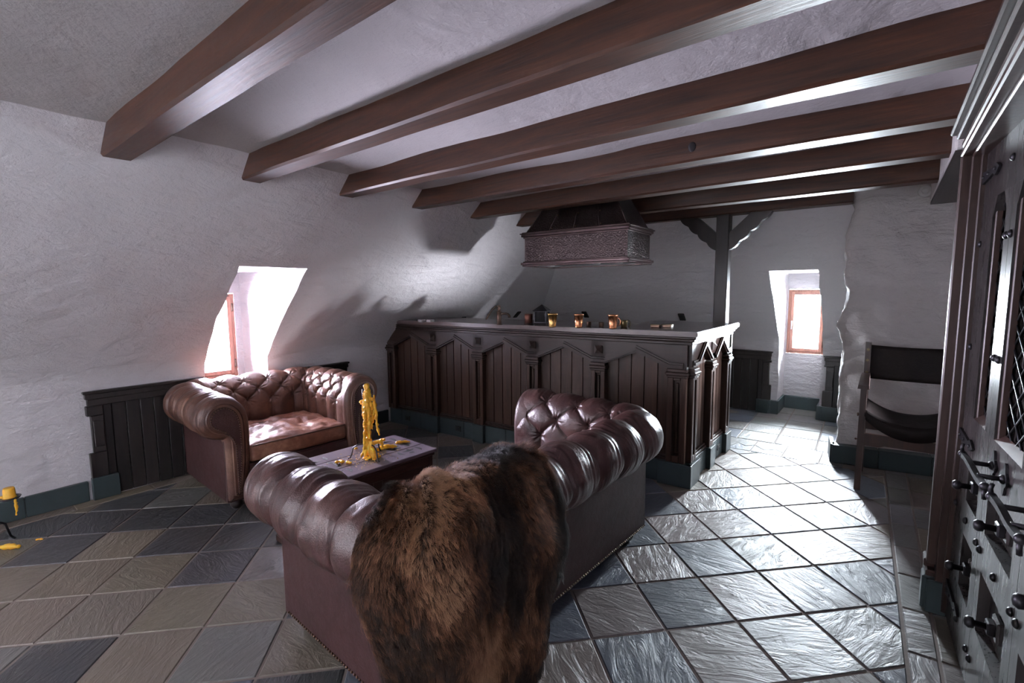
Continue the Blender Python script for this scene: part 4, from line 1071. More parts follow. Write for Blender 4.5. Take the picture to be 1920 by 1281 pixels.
def sling(z_edge, z_mid, y0, y1, name):
    rows = []
    for u in np.linspace(-1, 1, 29):
        x = u*(CW-.012); z = z_mid+(z_edge-z_mid)*abs(u)**2.2
        rows.append([(x, y0+(y1-y0)*v, z-.010*math.sin(v*PI)) for v in np.linspace(0, 1, 12)])
    mb = MB(); mb.grid(np.array(rows)); o = mb.build(name, M['leather_black'], ch); s_ = o.modifiers.new('solid', 'SOLIDIFY'); s_.thickness = .006; s_.offset = 0; return o
sling(.565, .475, -.222, .22, 'seat')
rows = []
for u in np.linspace(-1, 1, 25):
    x = u*(CW+.002); rows.append([(x, .230+.036*(z-.72)/.25+.018*(1-u*u), z+.012*(1-u*u)*(-1 if z > .85 else -.6)) for z in np.linspace(.715, .965, 10)])
mb = MB(); mb.grid(np.array(rows), flip=True); o = mb.build('backrest', M['leather_black'], ch); s_ = o.modifiers.new('solid', 'SOLIDIFY'); s_.thickness = .006; s_.offset = 0
# front skirt of the sling seat
rows = []
for u in np.linspace(-1, 1, 25):
    x = u*(CW-.014); zt = .475+.09*abs(u)**2.2; rows.append([(x, -.223, zt), (x, -.226, zt-.03), (x, -.224, zt-.062-.03*(1-abs(u)**2))])
mb = MB(); mb.grid(np.array(rows)); o = mb.build('seat_skirt', M['leather_black'], ch); s_ = o.modifiers.new('solid', 'SOLIDIFY'); s_.thickness = .005; s_.offset = 0
# =================================================================== CHESTERFIELD SEATING
class Chester:
    """tufted, roll-arm seat. local x along the back (0..L), y from back to front, z up"""
    R, ZCEN, TH, RC = 0.128, 0.617, 0.15, 0.165
    def __init__(s, L, D, arm_pleats, back_pleats, amp=0.03, seed=1, row=0.10):
        s.L, s.D, s.amp, s.seed, s.row = L, D, amp, seed, row
        pts, nrm = [], []
        rc = s.RC
        for y in np.linspace(D, rc, int((D-rc)/0.0048)): pts.append((0, y)); nrm.append((-1, 0))
        for a in np.linspace(0, PI/2, 30)[1:-1]: pts.append((rc-rc*math.cos(a), rc-rc*math.sin(a))); nrm.append((-math.cos(a), -math.sin(a)))
        for x in np.linspace(rc, L-rc, int((L-2*rc)/0.0048)): pts.append((x, 0)); nrm.append((0, -1))
        for a in np.linspace(0, PI/2, 30)[1:-1]: pts.append((L-rc+rc*math.sin(a), rc-rc*math.cos(a))); nrm.append((math.sin(a), -math.cos(a)))
        for y in np.linspace(rc, D, int((D-rc)/0.0048)): pts.append((L, y)); nrm.append((1, 0))
        s.pts, s.nrm = np.array(pts), np.array(nrm)
        s.u = np.concatenate([[0], np.cumsum(np.linalg.norm(np.diff(s.pts, axis=0), axis=1))])
        U = s.u[-1]; arc = rc*PI/2; s.uc0 = D-rc; s.uc1 = s.uc0+arc; s.uk0 = s.uc1+(L-2*rc); s.uk1 = s.uk0+arc
        pl = [D-y for y in arm_pleats if y > rc*0.55] + [s.uc0+arc*0.5] + [s.uc1+x-rc for x in back_pleats] + [s.uk0+arc*.5] + [s.uk1+y-rc for y in arm_pleats[::-1] if y > rc*.55]
        pl = sorted(pl); s.pl = pl
        ext = [pl[0]-(pl[1]-pl[0])] + pl + [pl[-1]+(pl[-1]-pl[-2])]
        s.p = np.interp(s.u, ext, np.arange(len(ext))); s.ext = ext
        prof = [(-0.02, s.ZCEN-s.R*0.99)]
        for d in np.linspace(-88, 142, 60): a = math.radians(d); prof.append((s.R*math.cos(a), s.ZCEN+s.R*math.sin(a)))
        prof += [(-.122, .672), (-.138, .635), (-.148, .58), (-s.TH, .52), (-s.TH, .45), (-.147, .38), (-.143, .30)]
        prof = np.array(prof); L_ = np.concatenate([[0], np.cumsum(np.linalg.norm(np.diff(prof, axis=0), axis=1))])
        s.v = np.linspace(0, L_[-1], int(L_[-1]/0.0052)); s.prof = np.stack([np.interp(s.v, L_, prof[:, 0]), np.interp(s.v, L_, prof[:, 1])], -1)
        k = np.ones(7)/7; pad = np.pad(s.prof, ((3, 3), (0, 0)), 'edge'); s.prof = np.stack([np.convolve(pad[:, i], k, 'valid') for i in (0, 1)], -1)
        tg = np.gradient(s.prof, axis=0); tg /= np.linalg.norm(tg, axis=1)[:, None]; s.pn = np.stack([tg[:, 1], -tg[:, 0]], -1)
        i = 1+int(np.argmin(abs(np.linspace(-88, 142, 60)-132))); s.vb = L_[i]
    def height(s):
        p, v = s.p[:, None], s.v[None, :]; u = s.u[:, None]
        q = 0.6; t = (v-s.vb)/(2*s.row)
        top = np.abs(np.sin(PI*p))**q
        a, b = np.abs(np.sin(PI*(p/1.0*0.5*2/2+0)+0)), None
        A_, B_ = np.abs(np.sin(PI*(p+0*t)/1.0)), None
        # diamond lattice: creases run on p +- t
        d1, d2 = np.abs(np.sin(PI*(p+t))), np.abs(np.sin(PI*(p-t)))
        dia = (d1*d2)**(q/2)
        vend = s.vb+2*s.row
        h = np.where(v < s.vb, top, np.where(v > vend, top, dia))
        fade = np.where(v < s.vb, 0.45+0.55*np.clip((v-0.0)/(s.vb*0.75), 0, 1), 1.0)
        h = 1-(1-h)*fade
        out = s.amp*(h-0.62)
        # buttons
        s.buttons = []
        pp = np.interp(np.arange(-4, len(s.ext)*2+4)*0.5, np.arange(len(s.ext)), s.ext)
        for k in range(3):
            off = 0.0 if k % 2 == 0 else 0.5
            for m in range(1, len(s.ext)-(0 if off else 0)):
                pm = m+off
                if pm < 0.7 or pm > len(s.ext)-1.7+ (0 if off else 0): continue
                ub = float(np.interp(pm, np.arange(len(s.ext)), s.ext)); vb = s.vb+k*s.row
                r = np.sqrt((u-ub)**2+(v-vb)**2); th = np.arctan2(v-vb, u-ub)
                out = out-0.014*np.exp(-(r/0.017)**2)
                rr = np.random.RandomState(int(ub*1000)+k)
                wr = sum(np.cos(n*th+rr.uniform(0, 6)) for n in (6, 9, 13))/3
                out = out+0.0075*wr*np.exp(-((r-0.028)/0.020)**2)
                s.buttons.append((ub, vb))
        # fine gathered folds on the roll, running across it
        mask = np.clip((s.vb+0.02-v)/0.06, 0, 1)*np.clip(v/0.03, 0, 1)
        edge = 1-np.abs(np.sin(PI*p))
        out = out+mask*(0.25+1.1*edge)*0.0048*fbm(u*62+0*v+0.6*np.sin(v*25+u*9), v*3.2+u*3, s.seed, 2)
        out = out+0.0050*fbm(u*9+0*v, v*9+0*u, s.seed+4, 3)
        return out
    def surface(s):
        h = s.height(); s.h = h
        a = s.prof[:, 0][None, :]+h*s.pn[:, 0][None, :]; z = s.prof[:, 1][None, :]+h*s.pn[:, 1][None, :]
        X = s.pts[:, 0][:, None]+s.nrm[:, 0][:, None]*a; Y = s.pts[:, 1][:, None]+s.nrm[:, 1][:, None]*a
        return np.stack([X, Y, z], -1)
    def at(s, u, v, ):
        x = [np.interp(u, s.u, s.pts[:, i]) for i in (0, 1)]; n = [np.interp(u, s.u, s.nrm[:, i]) for i in (0, 1)]
        i = int(np.argmin(abs(s.u-u))); j = int(np.argmin(abs(s.v-v))); h = s.h[i, j]
        a = s.prof[j, 0]+h*s.pn[j, 0]; z = s.prof[j, 1]+h*s.pn[j, 1]
        return Vector((x[0]+n[0]*a, x[1]+n[1]*a, z)), Vector((n[0]*s.pn[j, 0], n[1]*s.pn[j, 0], s.pn[j, 1]))
def poly_offset(P, d):
    n = len(P); t = np.roll(P, -1, 0)-np.roll(P, 1, 0); t /= np.linalg.norm(t, axis=1)[:, None]
    return P+np.stack([-t[:, 1], t[:, 0]], -1)*d      # inwards for a counter-clockwise loop
def resample(P, step):
    Q = np.vstack([P, P[:1]]); L = np.concatenate([[0], np.cumsum(np.linalg.norm(np.diff(Q, axis=0), axis=1))]); n = int(L[-1]/step)
    t = np.linspace(0, L[-1], n, endpoint=False); return np.stack([np.interp(t, L, Q[:, 0]), np.interp(t, L, Q[:, 1])], -1)
def smooth_loop(P, k=3, it=2):
    for _ in range(it): P = sum(np.roll(P, i, 0) for i in range(-k, k+1))/(2*k+1)
    return P
def cushion(mb, x0, x1, y0, y1, z0, z1, puff, rad, seed, wr=0.0, n=44):
    faces = []
    cx_, cy_, cz_ = (x0+x1)/2, (y0+y1)/2, (z0+z1)/2; hx, hy, hz = (x1-x0)/2, (y1-y0)/2, (z1-z0)/2
    def mapv(X, Y, Z):
        px, py, pz = X*hx, Y*hy, Z*hz
        ix, iy, iz = np.clip(px, -(hx-rad), hx-rad), np.clip(py, -(hy-rad), hy-rad), np.clip(pz, -(hz-rad), hz-rad)
        dx, dy, dz = px-ix, py-iy, pz-iz; L = np.sqrt(dx*dx+dy*dy+dz*dz)+1e-9; m = np.minimum(1, rad/L)
        px, py, pz = ix+dx*m, iy+dy*m, iz+dz*m
        bul = (1-X**4)*(1-Y**4)
        pz = pz+np.where(Z > 0, 1, 0.2)*np.sign(Z)*puff*bul*np.abs(Z)
        py = py+0.012*(1-Z**2)*(1-X**4)*np.sign(Y)*(np.abs(Y) > .95); px = px+0.010*(1-Z**2)*(1-Y**4)*np.sign(X)*(np.abs(X) > .95)
        if wr: pz = pz+np.where(Z > 0.9, 1, 0)*wr*(fbm(px*10, py*22+px*6, seed, 3)-0.8*np.abs(fbm(px*14+9, py*9-px*12, seed+3, 2)))*bul**.5
        return np.stack([cx_+px, cy_+py, cz_+pz], -1)
    g = np.linspace(-1, 1, n); A, B = np.meshgrid(g, g, indexing='ij'); one = np.ones_like(A)
    for arr, fl in ((mapv(A, B, one), False), (mapv(A, B, -one), True), (mapv(A, -one, B), False), (mapv(A, one, B), True), (mapv(-one, A, B), True), (mapv(one, A, B), False)):
        mb.grid(arr, flip=fl)
    return mb
def chesterfield(name, label, cat, loc, rz, L, D, arm_pleats, back_pleats, amp, seed, leather, panel, seat_leather, n_cush, wr, seam=None, zseat=0.415, row=0.10, base_nails=False):
    t = thing(name, label, cat, loc, rz)
    c = Chester(L, D, arm_pleats, back_pleats, amp, seed, row)
    mb = MB(); mb.grid(c.surface(), flip=False); up = mb.build('tufted_upholstery', leather, t)
    # arm fronts: rounded ends with a flat facing and nail heads
    prof = c.prof+c.pn*(amp*0.22)
    for side in (-1, 1):
        loop = np.vstack([prof[4:], [(-.135, .20), (-.135, .07), (0.0, .07), (0.0, .30), (0.0, .44)]])     # goes counter-clockwise in (a, z)
        loop = smooth_loop(resample(loop, 0.012), 1, 2)
        area = 0.5*np.sum(loop[:, 0]*np.roll(loop[:, 1], -1)-np.roll(loop[:, 0], -1)*loop[:, 1])
        if area < 0: loop = loop[::-1]
        xo = 0.0 if side < 0 else L; re = 0.045; rows = []
        def place(P, adv): return np.stack([xo+side*P[:, 0], np.full(len(P), D+adv), P[:, 1]], -1)
        rows.append(place(poly_offset(loop, 0.010), -0.06)); 
        for th in np.linspace(0, PI/2, 8): rows.append(place(poly_offset(loop, re*(1-math.cos(th))), re*math.sin(th)))
        G = np.array(rows); mb = MB(); mb.grid(np.concatenate([G, G[:, :1]], 1), flip=(side > 0)); n = len(loop); base = (len(rows)-1)*(n+1)
        f = tuple(base+i for i in range(n)); mb.f.append(f if side < 0 else f[::-1]); mb.mi.append(0); mb.sm.append(False)
        af = mb.build('arm_front', leather, t)
        inn = smooth_loop(poly_offset(loop, 0.058), 2, 3)
        inn = inn[inn[:, 1] > 0.078]; inn = resample(inn, 0.012)
        mb = MB(); A = place(inn, re-.002); B = place(poly_offset(inn, .004), re+.007)
        nn = len(inn); G = np.array([A, B]); mb.grid(np.concatenate([G, G[:, :1]], 1), flip=(side > 0)); f = tuple(range(nn+1, 2*nn+1)); mb.f.append(f if side < 0 else f[::-1]); mb.mi.append(0); mb.sm.append(False)
        fp = mb.build('facing_panel', panel, af)
        mb = MB()
        for q in place(resample(poly_offset(inn, .006), 0.0155), re+.007): mb.ball(q, .0048, 6, 4)
        tag(mb.build('nailhead_trim', M['nail'], af), kind='stuff')
    # outer panels
    mb = MB(); zt = c.ZCEN-c.R+0.03
    if seam: mb.box(0, seam-.0015, 0.0, .03, .07, zt, ch=.004); mb.box(seam+.0015, L, 0.0, .03, .07, zt, ch=.004)
    else: mb.box(0, L, 0, .03, .07, zt, ch=.004)
    mb.build('back_panel', panel, t)
    for x0, x1 in ((0, .03), (L-.03, L)):
        mb = MB(); mb.box(x0, x1, .0, D+.02, .07, zt, ch=.004); mb.build('side_panel', panel, t)
    mb = MB(); mb.box(.02, L-.02, .02, D+.005, .062, .072); mb.box(.12, L-.12, .1, D-.02, .072, .285, ch=.01); mb.box(.135, L-.135, D-.05, D+.015, .075, .283, ch=.012); mb.build('seat_base', panel, t)
    if base_nails:
        mb = MB()
        for x in np.arange(.01, L, .0165): mb.ball((x, -.002, .083), .0052, 6, 4)
        for y in np.arange(.01, D, .0165): mb.ball((-.002, y, .083), .0052, 6, 4)
        tag(mb.build('base_nail_trim', M['nail'], t), kind='stuff')
    # seat cushions
    x0, x1 = c.TH-.005, L-c.TH+.005; w_ = (x1-x0)/n_cush
    for k in range(n_cush):
        mb = MB(); cushion(mb, x0+k*w_+.002, x0+(k+1)*w_-.002, .16, D+.025, .288, zseat, .022, .03, seed+k, wr)
        cu = mb.build('seat_cushion', seat_leather, t, weld=.0008)
        mb = MB(); zz_ = zseat-.008
        mb.tube([(x0+k*w_+.02+(w_-.04)*q, D+.024, zz_-.002) for q in np.linspace(0, 1, 16)], .0055, 8); mb.build('piping', leather, cu)
    for x, y in ((.07, .07), (L-.07, .07), (.07, D-.04), (L-.07, D-.04)):
        mb = MB(); mb.lathe([(.018, 0), (.026, .006), (.036, .025), (.038, .040), (.030, .054), (.034, .060), (.034, .068)], 18, T=TR((x, y, 0))); mb.build('bun_foot', M['foot'], t)
    b0 = None
    for ub, vb in c.buttons:
        p, n = c.at(ub, vb)
        if b0 is None:
            mb = MB(); mb.ball((0, 0, 0), .0105, 12, 7, sc=(1, 1, .55)); b0 = mb.build('button', leather, t); o = b0
        else:
            o = b0.copy(); scene.collection.objects.link(o); o.parent = t
        o.location = p+n*0.002; o.rotation_mode = 'QUATERNION'; o.rotation_quaternion = n.to_track_quat('Z', 'Y')
    return t, c
sofa, SC = chesterfield('chesterfield_sofa', 'oxblood leather tufted sofa seen from behind, with a fur throw over its back', 'sofa', (-1.069, 0.831, 0), math.radians(87.35),
    1.62, 0.80, [0.63, 0.405, 0.195], [0.285, 0.495, 0.705, 0.915, 1.125, 1.335], 0.030, 2, M['leather_sofa'], M['leather_panel'], M['leather_sofa'], 2, 0.004, seam=0.745, base_nails=True, row=0.115)
chesterfield('chesterfield_armchair', 'worn brown leather tufted armchair facing the table below the bright window', 'armchair', (-3.955, 2.165, 0), math.radians(-92.5),
    0.98, 0.79, [0.66, 0.50, 0.34, 0.19], [0.225, 0.401, 0.579, 0.755], 0.030, 7, M['leather_chair'], M['leather_panel'], M['leather_seat'], 1, 0.016, zseat=0.41, row=0.085)

# =================================================================== FUR THROW over the near end of the sofa back
def throw_surface(U, V):
    """U 0..1 across, V 0..1 from the seat side over the roll and down the back; sofa-local coordinates"""
    c = SC; Rf = c.R+0.028
    arcv = np.radians(200)*Rf; drop = 0.50
    tot = 0.10+arcv+drop; sv = V*tot
    # edge curves
    hang = np.clip((sv-0.10-arcv*0.55)/(drop+arcv*.45), 0, 1)
    u0 = c.uc0+0.065+0.02*fbm(V*5, 3.0, 2, 2)+0.07*hang**1.6; u1 = c.uc1+0.415+0.025*fbm(V*6, 7.0, 3, 2)-0.16*hang**2.2
    u = u0+(u1-u0)*U
    ang = np.radians(195)-np.clip(sv-0.10, 0, arcv)/Rf
    a = Rf*np.cos(ang); z = c.ZCEN+Rf*np.sin(ang)
    ins = np.clip(0.10-sv, 0, None); a = a-0.02*(ins > 0); z = z-ins
    dn = np.clip(sv-0.10-arcv, 0, None); a = np.where(dn > 0, Rf*np.cos(np.radians(-5))-0.03*dn, a); z = np.where(dn > 0, c.ZCEN+Rf*np.sin(np.radians(-5))-dn, z)
    fold = (0.012+0.030*hang)*(fbm(U*5.5+V*1.2, V*1.3, 8.0, 2)+0.5*np.abs(fbm(U*11-V*1.5, V*2, 5.0, 1)))+0.014*fbm(U*13, V*13, 1.0, 2)+(0.010+0.022*U)*(1-2*np.abs(fbm(U*9+V*1.5, V*2.2, 3.3, 2)))
    na = np.cos(np.where(dn > 0, 0, ang)); nz = np.sin(np.where(dn > 0, 0, ang))
    a = a+fold*na; z = z+fold*nz
    x = np.interp(u, c.u, c.pts[:, 0]); y = np.interp(u, c.u, c.pts[:, 1]); nx = np.interp(u, c.u, c.nrm[:, 0]); ny = np.interp(u, c.u, c.nrm[:, 1])
    z = np.maximum(z, 0.012)
    return np.stack([x+nx*a, y+ny*a, z], -1)
g = np.linspace(0, 1, 110); A, B = np.meshgrid(g, g, indexing='ij')
throw = thing('fur_throw', 'shaggy dark brown fur throw draped over the back of the sofa', 'throw', sofa.location, sofa.rotation_euler[2])
mb = MB(); mb.grid(throw_surface(A, B), flip=False); mb.build('pelt', M['pelt'], throw)
rs = np.random.RandomState(4); NF, NP = 150000, 6
U_, V_ = rs.rand(NF), rs.rand(NF)
P0 = throw_surface(U_, V_); e = 0.004
TU = throw_surface(np.clip(U_+e, 0, 1.02), V_)-throw_surface(U_-e, V_); TV = throw_surface(U_, V_+e)-throw_surface(U_, V_-e)
N_ = np.cross(TU, TV); N_ /= np.linalg.norm(N_, axis=1)[:, None]
TV /= np.linalg.norm(TV, axis=1)[:, None]; TU /= np.linalg.norm(TU, axis=1)[:, None]
if np.mean(N_[(V_ > .45) & (V_ < .55), 2]) < 0 and False: N_ = -N_
ctr = throw_surface(np.array([0.5]), np.array([0.5]))[0]
sgn = np.sign(np.sum(N_*(P0-np.array([P0[:, 0].mean(), 0.10, 0.4])), axis=1).mean()); N_ = N_*sgn
fx_, fy_ = fbm(U_*7, V_*7, 2.0, 2), fbm(U_*7, V_*7, 9.0, 2)
D_ = N_*(0.50+0.28*fx_)[:, None]+TV*(0.75+0.2*fy_)[:, None]+TU*(0.45*fx_+0.25*fy_)[:, None]+rs.normal(0, 0.22, (NF, 3))
D_ /= np.linalg.norm(D_, axis=1)[:, None]
ln = (0.034+0.020*rs.rand(NF))*(0.85+0.3*fbm(U_*9, V_*9, 4.0, 2))
tips = P0+D_*ln[:, None]
# clumps
NC = 5200
cu_, cv_ = rs.rand(NC), rs.rand(NC); gi = {}
gx = 80
for k in range(NC): gi.setdefault((int(cu_[k]*gx), int(cv_[k]*gx)), []).append(k)
near = np.empty(NF, int)
ci, cj = (U_*gx).astype(int), (V_*gx).astype(int)
grid_pts = np.stack([cu_, cv_], -1)
order = np.lexsort((cj, ci))
for (i, j) in set(zip(ci.tolist(), cj.tolist())):
    cand = [k for di in (-1, 0, 1) for dj in (-1, 0, 1) for k in gi.get((i+di, j+dj), ())] or [0]
    sel = np.where((ci == i) & (cj == j))[0] if False else None
    gi.setdefault('q', []).append(((i, j), cand))
cellmap = {k: np.array(v) for k, v in gi.pop('q')}
key = ci*1000+cj; srt = np.argsort(key, kind='stable'); ks = key[srt]; st = np.flatnonzero(np.r_[True, ks[1:] != ks[:-1]]); en = np.r_[st[1:], len(ks)]
for a_, b_ in zip(st, en):
    idx = srt[a_:b_]; cand = cellmap[(ks[a_]//1000, ks[a_] % 1000)]
    d2 = (U_[idx][:, None]-cu_[cand][None])**2*0.8+(V_[idx][:, None]-cv_[cand][None])**2
    near[idx] = cand[np.argmin(d2, 1)]
PC = throw_surface(cu_, cv_)
cnt = np.maximum(1, np.bincount(near, minlength=NC)); ctip = np.stack([np.bincount(near, tips[:, i], NC)/cnt for i in range(3)], -1)
cl = (0.22+0.45*rs.rand(NC))[near]
tips = tips*(1-cl)[:, None]+ctip[near]*cl[:, None]
ts = np.linspace(0, 1, NP)[None, :, None]
mid = P0+N_*(ln*0.42)[:, None]+(tips-P0)*0.25
C_ = (1-ts)**2*P0[:, None]+2*ts*(1-ts)*mid[:, None]+ts**2*tips[:, None]
C_ += rs.normal(0, 0.0009, C_.shape)*ts
hc = bpy.data.hair_curves.new('fur_pile'); hc.add_curves([NP]*NF)
hc.attributes['position'].data.foreach_set('vector', C_.astype(np.float32).ravel())
ra = hc.attributes.get('radius') or hc.attributes.new('radius', 'FLOAT', 'POINT')
ra.data.foreach_set('value', np.tile(np.linspace(0.00052, 0.00010, NP).astype(np.float32), NF))
tint = np.clip(0.36+0.60*fbm(U_*5.2+3, V_*3.4, 6.0, 3)+0.34*(rs.rand(NC)[near]-0.5)+0.30*(rs.rand(NF)-0.5)+0.22*np.exp(-((V_-0.22)/0.16)**2)+0.16*U_, 0, 1)  # besides random tone, light on top and right rim put into the tint
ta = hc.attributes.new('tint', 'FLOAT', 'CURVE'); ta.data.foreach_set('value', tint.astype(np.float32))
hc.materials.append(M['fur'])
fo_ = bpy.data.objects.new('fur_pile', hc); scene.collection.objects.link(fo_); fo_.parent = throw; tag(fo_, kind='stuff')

# =================================================================== CHEST TABLE
tb = thing('chest_table', 'low dark wooden chest used as a coffee table, strewn with yellow wax', 'table', (-2.385, 1.565, 0), math.radians(-3.0))
TW, TL, THt = 0.225, 0.41, 0.42
def slab(x, y, z0, z1, ch, name, mat):
    mb = MB(); mb.box(-x, x, -y, y, z0, z1, ch=ch); return mb.build(name, mat, tb)
mb = MB(); n = 3
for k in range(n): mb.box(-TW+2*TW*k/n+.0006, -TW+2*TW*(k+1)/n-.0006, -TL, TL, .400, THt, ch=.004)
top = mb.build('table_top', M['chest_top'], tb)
slab(TW-.010, TL-.010, .380, .400, .008, 'top_moulding', M['chest'])
mb = MB(); mb.box(-TW+.03, TW-.03, -TL+.03, TL-.03, .05, .38)
for x, y in ((-1, -1), (-1, 1), (1, -1), (1, 1)): mb.box(x*(TW-.052), x*(TW-.020), y*(TL-.052), y*(TL-.020), .05, .38, ch=.004)
for sg in (-1, 1):
    mb.box(sg*(TW-.03), sg*(TW-.022), -TL+.05, TL-.05, .33, .38, ch=.003); mb.box(sg*(TW-.03), sg*(TW-.022), -TL+.05, TL-.05, .05, .10, ch=.003); mb.box(sg*(TW-.03), sg*(TW-.022), -.03, .03, .10, .33, ch=.003)
    mb.box(-TW+.05, TW-.05, sg*(TL-.03), sg*(TL-.022), .33, .38, ch=.003); mb.box(-TW+.05, TW-.05, sg*(TL-.03), sg*(TL-.022), .05, .10, ch=.003)
mb.build('chest_body', M['chest'], tb); slab(TW-.008, TL-.008, .0, .05, .010, 'base_moulding', M['chest'])
def tracery(y_c, sg):
    mb = MB(); z = THt+.0009
    def blob(pts):
        n = len(pts); ar = parea(pts); pts = pts if ar > 0 else pts[::-1]
        mb.add([(x, y, z) for x, y in pts], [tuple(range(n))])
    def crescent(x, y, r, a0, w_=1.0):
        o = [(x+r*math.cos(a0+a), y+r*math.sin(a0+a)) for a in np.linspace(-1.0, 1.0, 12)]; i = [(x+r*math.cos(a0+a)-r*w_*0.45*math.cos(a*1.5)*math.cos(a0), y+r*math.sin(a0+a)-r*w_*.45*math.cos(a*1.5)*math.sin(a0)) for a in np.linspace(1.0, -1.0, 12)]
        blob(o+i[1:-1])
    def drop(x, y, r, a0): blob([(x+(r*math.cos(a)*(1-.55*math.cos(a))*math.cos(a0)-r*.7*math.sin(a)*math.sin(a0)), y+(r*math.cos(a)*(1-.55*math.cos(a))*math.sin(a0)+r*.7*math.sin(a)*math.cos(a0))) for a in np.linspace(0, 2*PI, 16, endpoint=False)])
    for sx_ in (-1, 1):
        crescent(sx_*.085, y_c, .052, 0 if sx_ > 0 else PI); crescent(sx_*.135, y_c+sg*.035, .045, sg*PI/2); crescent(sx_*.135, y_c-sg*.035, .045, -sg*PI/2)
        drop(sx_*.12, y_c+sg*.005, .016, 0); drop(sx_*.165, y_c, .018, PI/2); drop(sx_*.045, y_c+sg*.055, .018, .8*sx_); drop(sx_*.045, y_c-sg*.055, .018, -.8*sx_)
    crescent(0, y_c+sg*.02, .06, sg*PI/2); crescent(0, y_c-sg*.02, .06, -sg*PI/2); drop(0, y_c, .020, 0); drop(.03, y_c+sg*.0, .014, 1); drop(-.03, y_c, .014, 2)
    return mb.build('tracery_shade', M['shade'], tb)  # flat dark shapes: shade inside the cut-outs put into the colour
tracery(-.20, -1); tracery(.27, 1)

# candle holder buried in dripped wax
rr = random.Random(11)
cz = THt+.001
ch_ = thing('candle_holder', 'iron candle holder buried in dripping yellow wax on the chest table', 'candle holder', (-2.338, 1.612, cz))
VX, VY = math.cos(0.667), math.sin(0.667)     # handy horizontal direction roughly along the photo's width
mb = MB()
for k in range(3):
    a = 0.5+k*2*PI/3-0.67; c_, s_ = math.cos(a), math.sin(a)
    mb.tube([(c_*q, s_*q, z) for q, z in ((.0, .075), (.03, .082), (.065, .08), (.092, .06), (.10, .025), (.108, .006), (.122, .006))], .0042, 8)
mb.tube([(0, 0, .07), (0, 0, .39)], .006, 8); mb.lathe([(.004, .375), (.016, .380), (.018, .388), (.015, .386), (.004, .380)], 14)
for sx_ in (-.024, .024): mb.tube([(sx_*VX, sx_*VY, .31), (sx_*VX*1.15, sx_*VY*1.15, .36), (sx_*VX*1.1, sx_*VY*1.1, .405)], .0028, 6)
mb.build('iron_stand', M['iron'], ch_)
def drip(mb, pts, r0, seed):
    """a lumpy, knobbly run of wax"""
    q = random.Random(seed); P = [Vector(p) for p in pts]; L = sum((b-a).length for a, b in zip(P, P[1:])); n = max(6, int(L/.008)); out, rad = [], []
    for i in range(n):
        u = i/(n-1)*(len(P)-1); k = min(int(u), len(P)-2); w_ = u-k
        out.append(P[k].lerp(P[k+1], w_)+Vector((q.uniform(-1, 1), q.uniform(-1, 1), q.uniform(-.3, .3)))*r0*.34); rad.append(r0*(0.72+0.62*q.random())*(1 if i < n-2 else .55))
    mb.tube(out, rad, 9); mb.ball(out[0], rad[0], 9, 6); mb.ball(out[-1], rad[-1]*1.1, 9, 6)
mb = MB()
def vw(q, z, d=0.0): return (q*VX-d*VY, q*VY+d*VX, z)      # q across the view, d in depth
drip(mb, [vw(.001, .425), vw(0, .40), vw(.002, .30), vw(-.001, .20), vw(-.004, .10), vw(-.006, .02)], .0165, 1)
drip(mb, [vw(-.014, .396), vw(-.017, .36), vw(-.018, .27)], .0095, 2); drip(mb, [vw(.013, .378, .004), vw(.016, .34), vw(.018, .28)], .0105, 7); drip(mb, [vw(.006, .404, -.006), vw(.0, .36, -.012), vw(.004, .27, -.014)], .011, 8); drip(mb, [vw(-.006, .425, .004), vw(-.005, .40, .004)], .006, 12)
drip(mb, [vw(.030, .350), vw(.043, .32), vw(.047, .26), vw(.050, .20), vw(.060, .135)], .0075, 3)
drip(mb, [vw(.018, .33), (.030*VX, .030*VY, .28), vw(.031, .21)], .0095, 4); drip(mb, [vw(.036, .365, .01), vw(.040, .31, .01), vw(.038, .27, .01)], .006, 17)
drip(mb, [vw(-.018, .345), vw(-.034, .338), vw(-.046, .330)], .006, 5); drip(mb, [vw(-.040, .333), vw(-.040, .318)], .005, 15)
drip(mb, [vw(-.022, .33), vw(-.027, .27), vw(-.026, .235)], .0085, 6); drip(mb, [vw(-.016, .26, .01), vw(-.023, .20, .01), vw(-.020, .15, .01)], .0085, 16)
drip(mb, [vw(-.010, .30, -.016), vw(-.012, .22, -.018), vw(-.016, .14, -.018), vw(-.026, .03, -.02)], .0085, 9); drip(mb, [vw(.012, .30, -.014), vw(.014, .22, -.016), vw(.010, .12, -.016)], .0085, 10)
drip(mb, [vw(.020, .24, -.006), vw(.024, .17, -.006)], .006, 18)
for k in range(14):
    a = rr.uniform(0, 2*PI); r = rr.uniform(.012, .05); drip(mb, [(r*.5*math.cos(a), r*.5*math.sin(a), rr.uniform(.05, .10)), (r*math.cos(a), r*math.sin(a), .02), (r*1.15*math.cos(a), r*1.15*math.sin(a), .003)], rr.uniform(.006, .012), 20+k)
drip(mb, [(.0, .0, .075), (.03*VX+.01, .03*VY, .09), (.075*VX, .075*VY, .095)], .010, 60); drip(mb, [(.07*VX, .07*VY, .10), (.078*VX, .078*VY, .06)], .010, 61); drip(mb, [(.09*VX, .09*VY, .105), (.06*VX, .06*VY, .10)], .009, 62)
for k in range(16):
    a = rr.uniform(0, 2*PI); r = rr.uniform(.02, .075); q_ = rr.uniform(.010, .020); mb.ball((r*math.cos(a), r*math.sin(a), q_*.46), q_, 9, 6, sc=(1, 1, .45))
o = mb.build('dripping_wax', M['wax'], ch_)
rm = o.modifiers.new('remesh', 'REMESH'); rm.mode = 'VOXEL'; rm.voxel_size = .0024; rm.use_smooth_shade = True
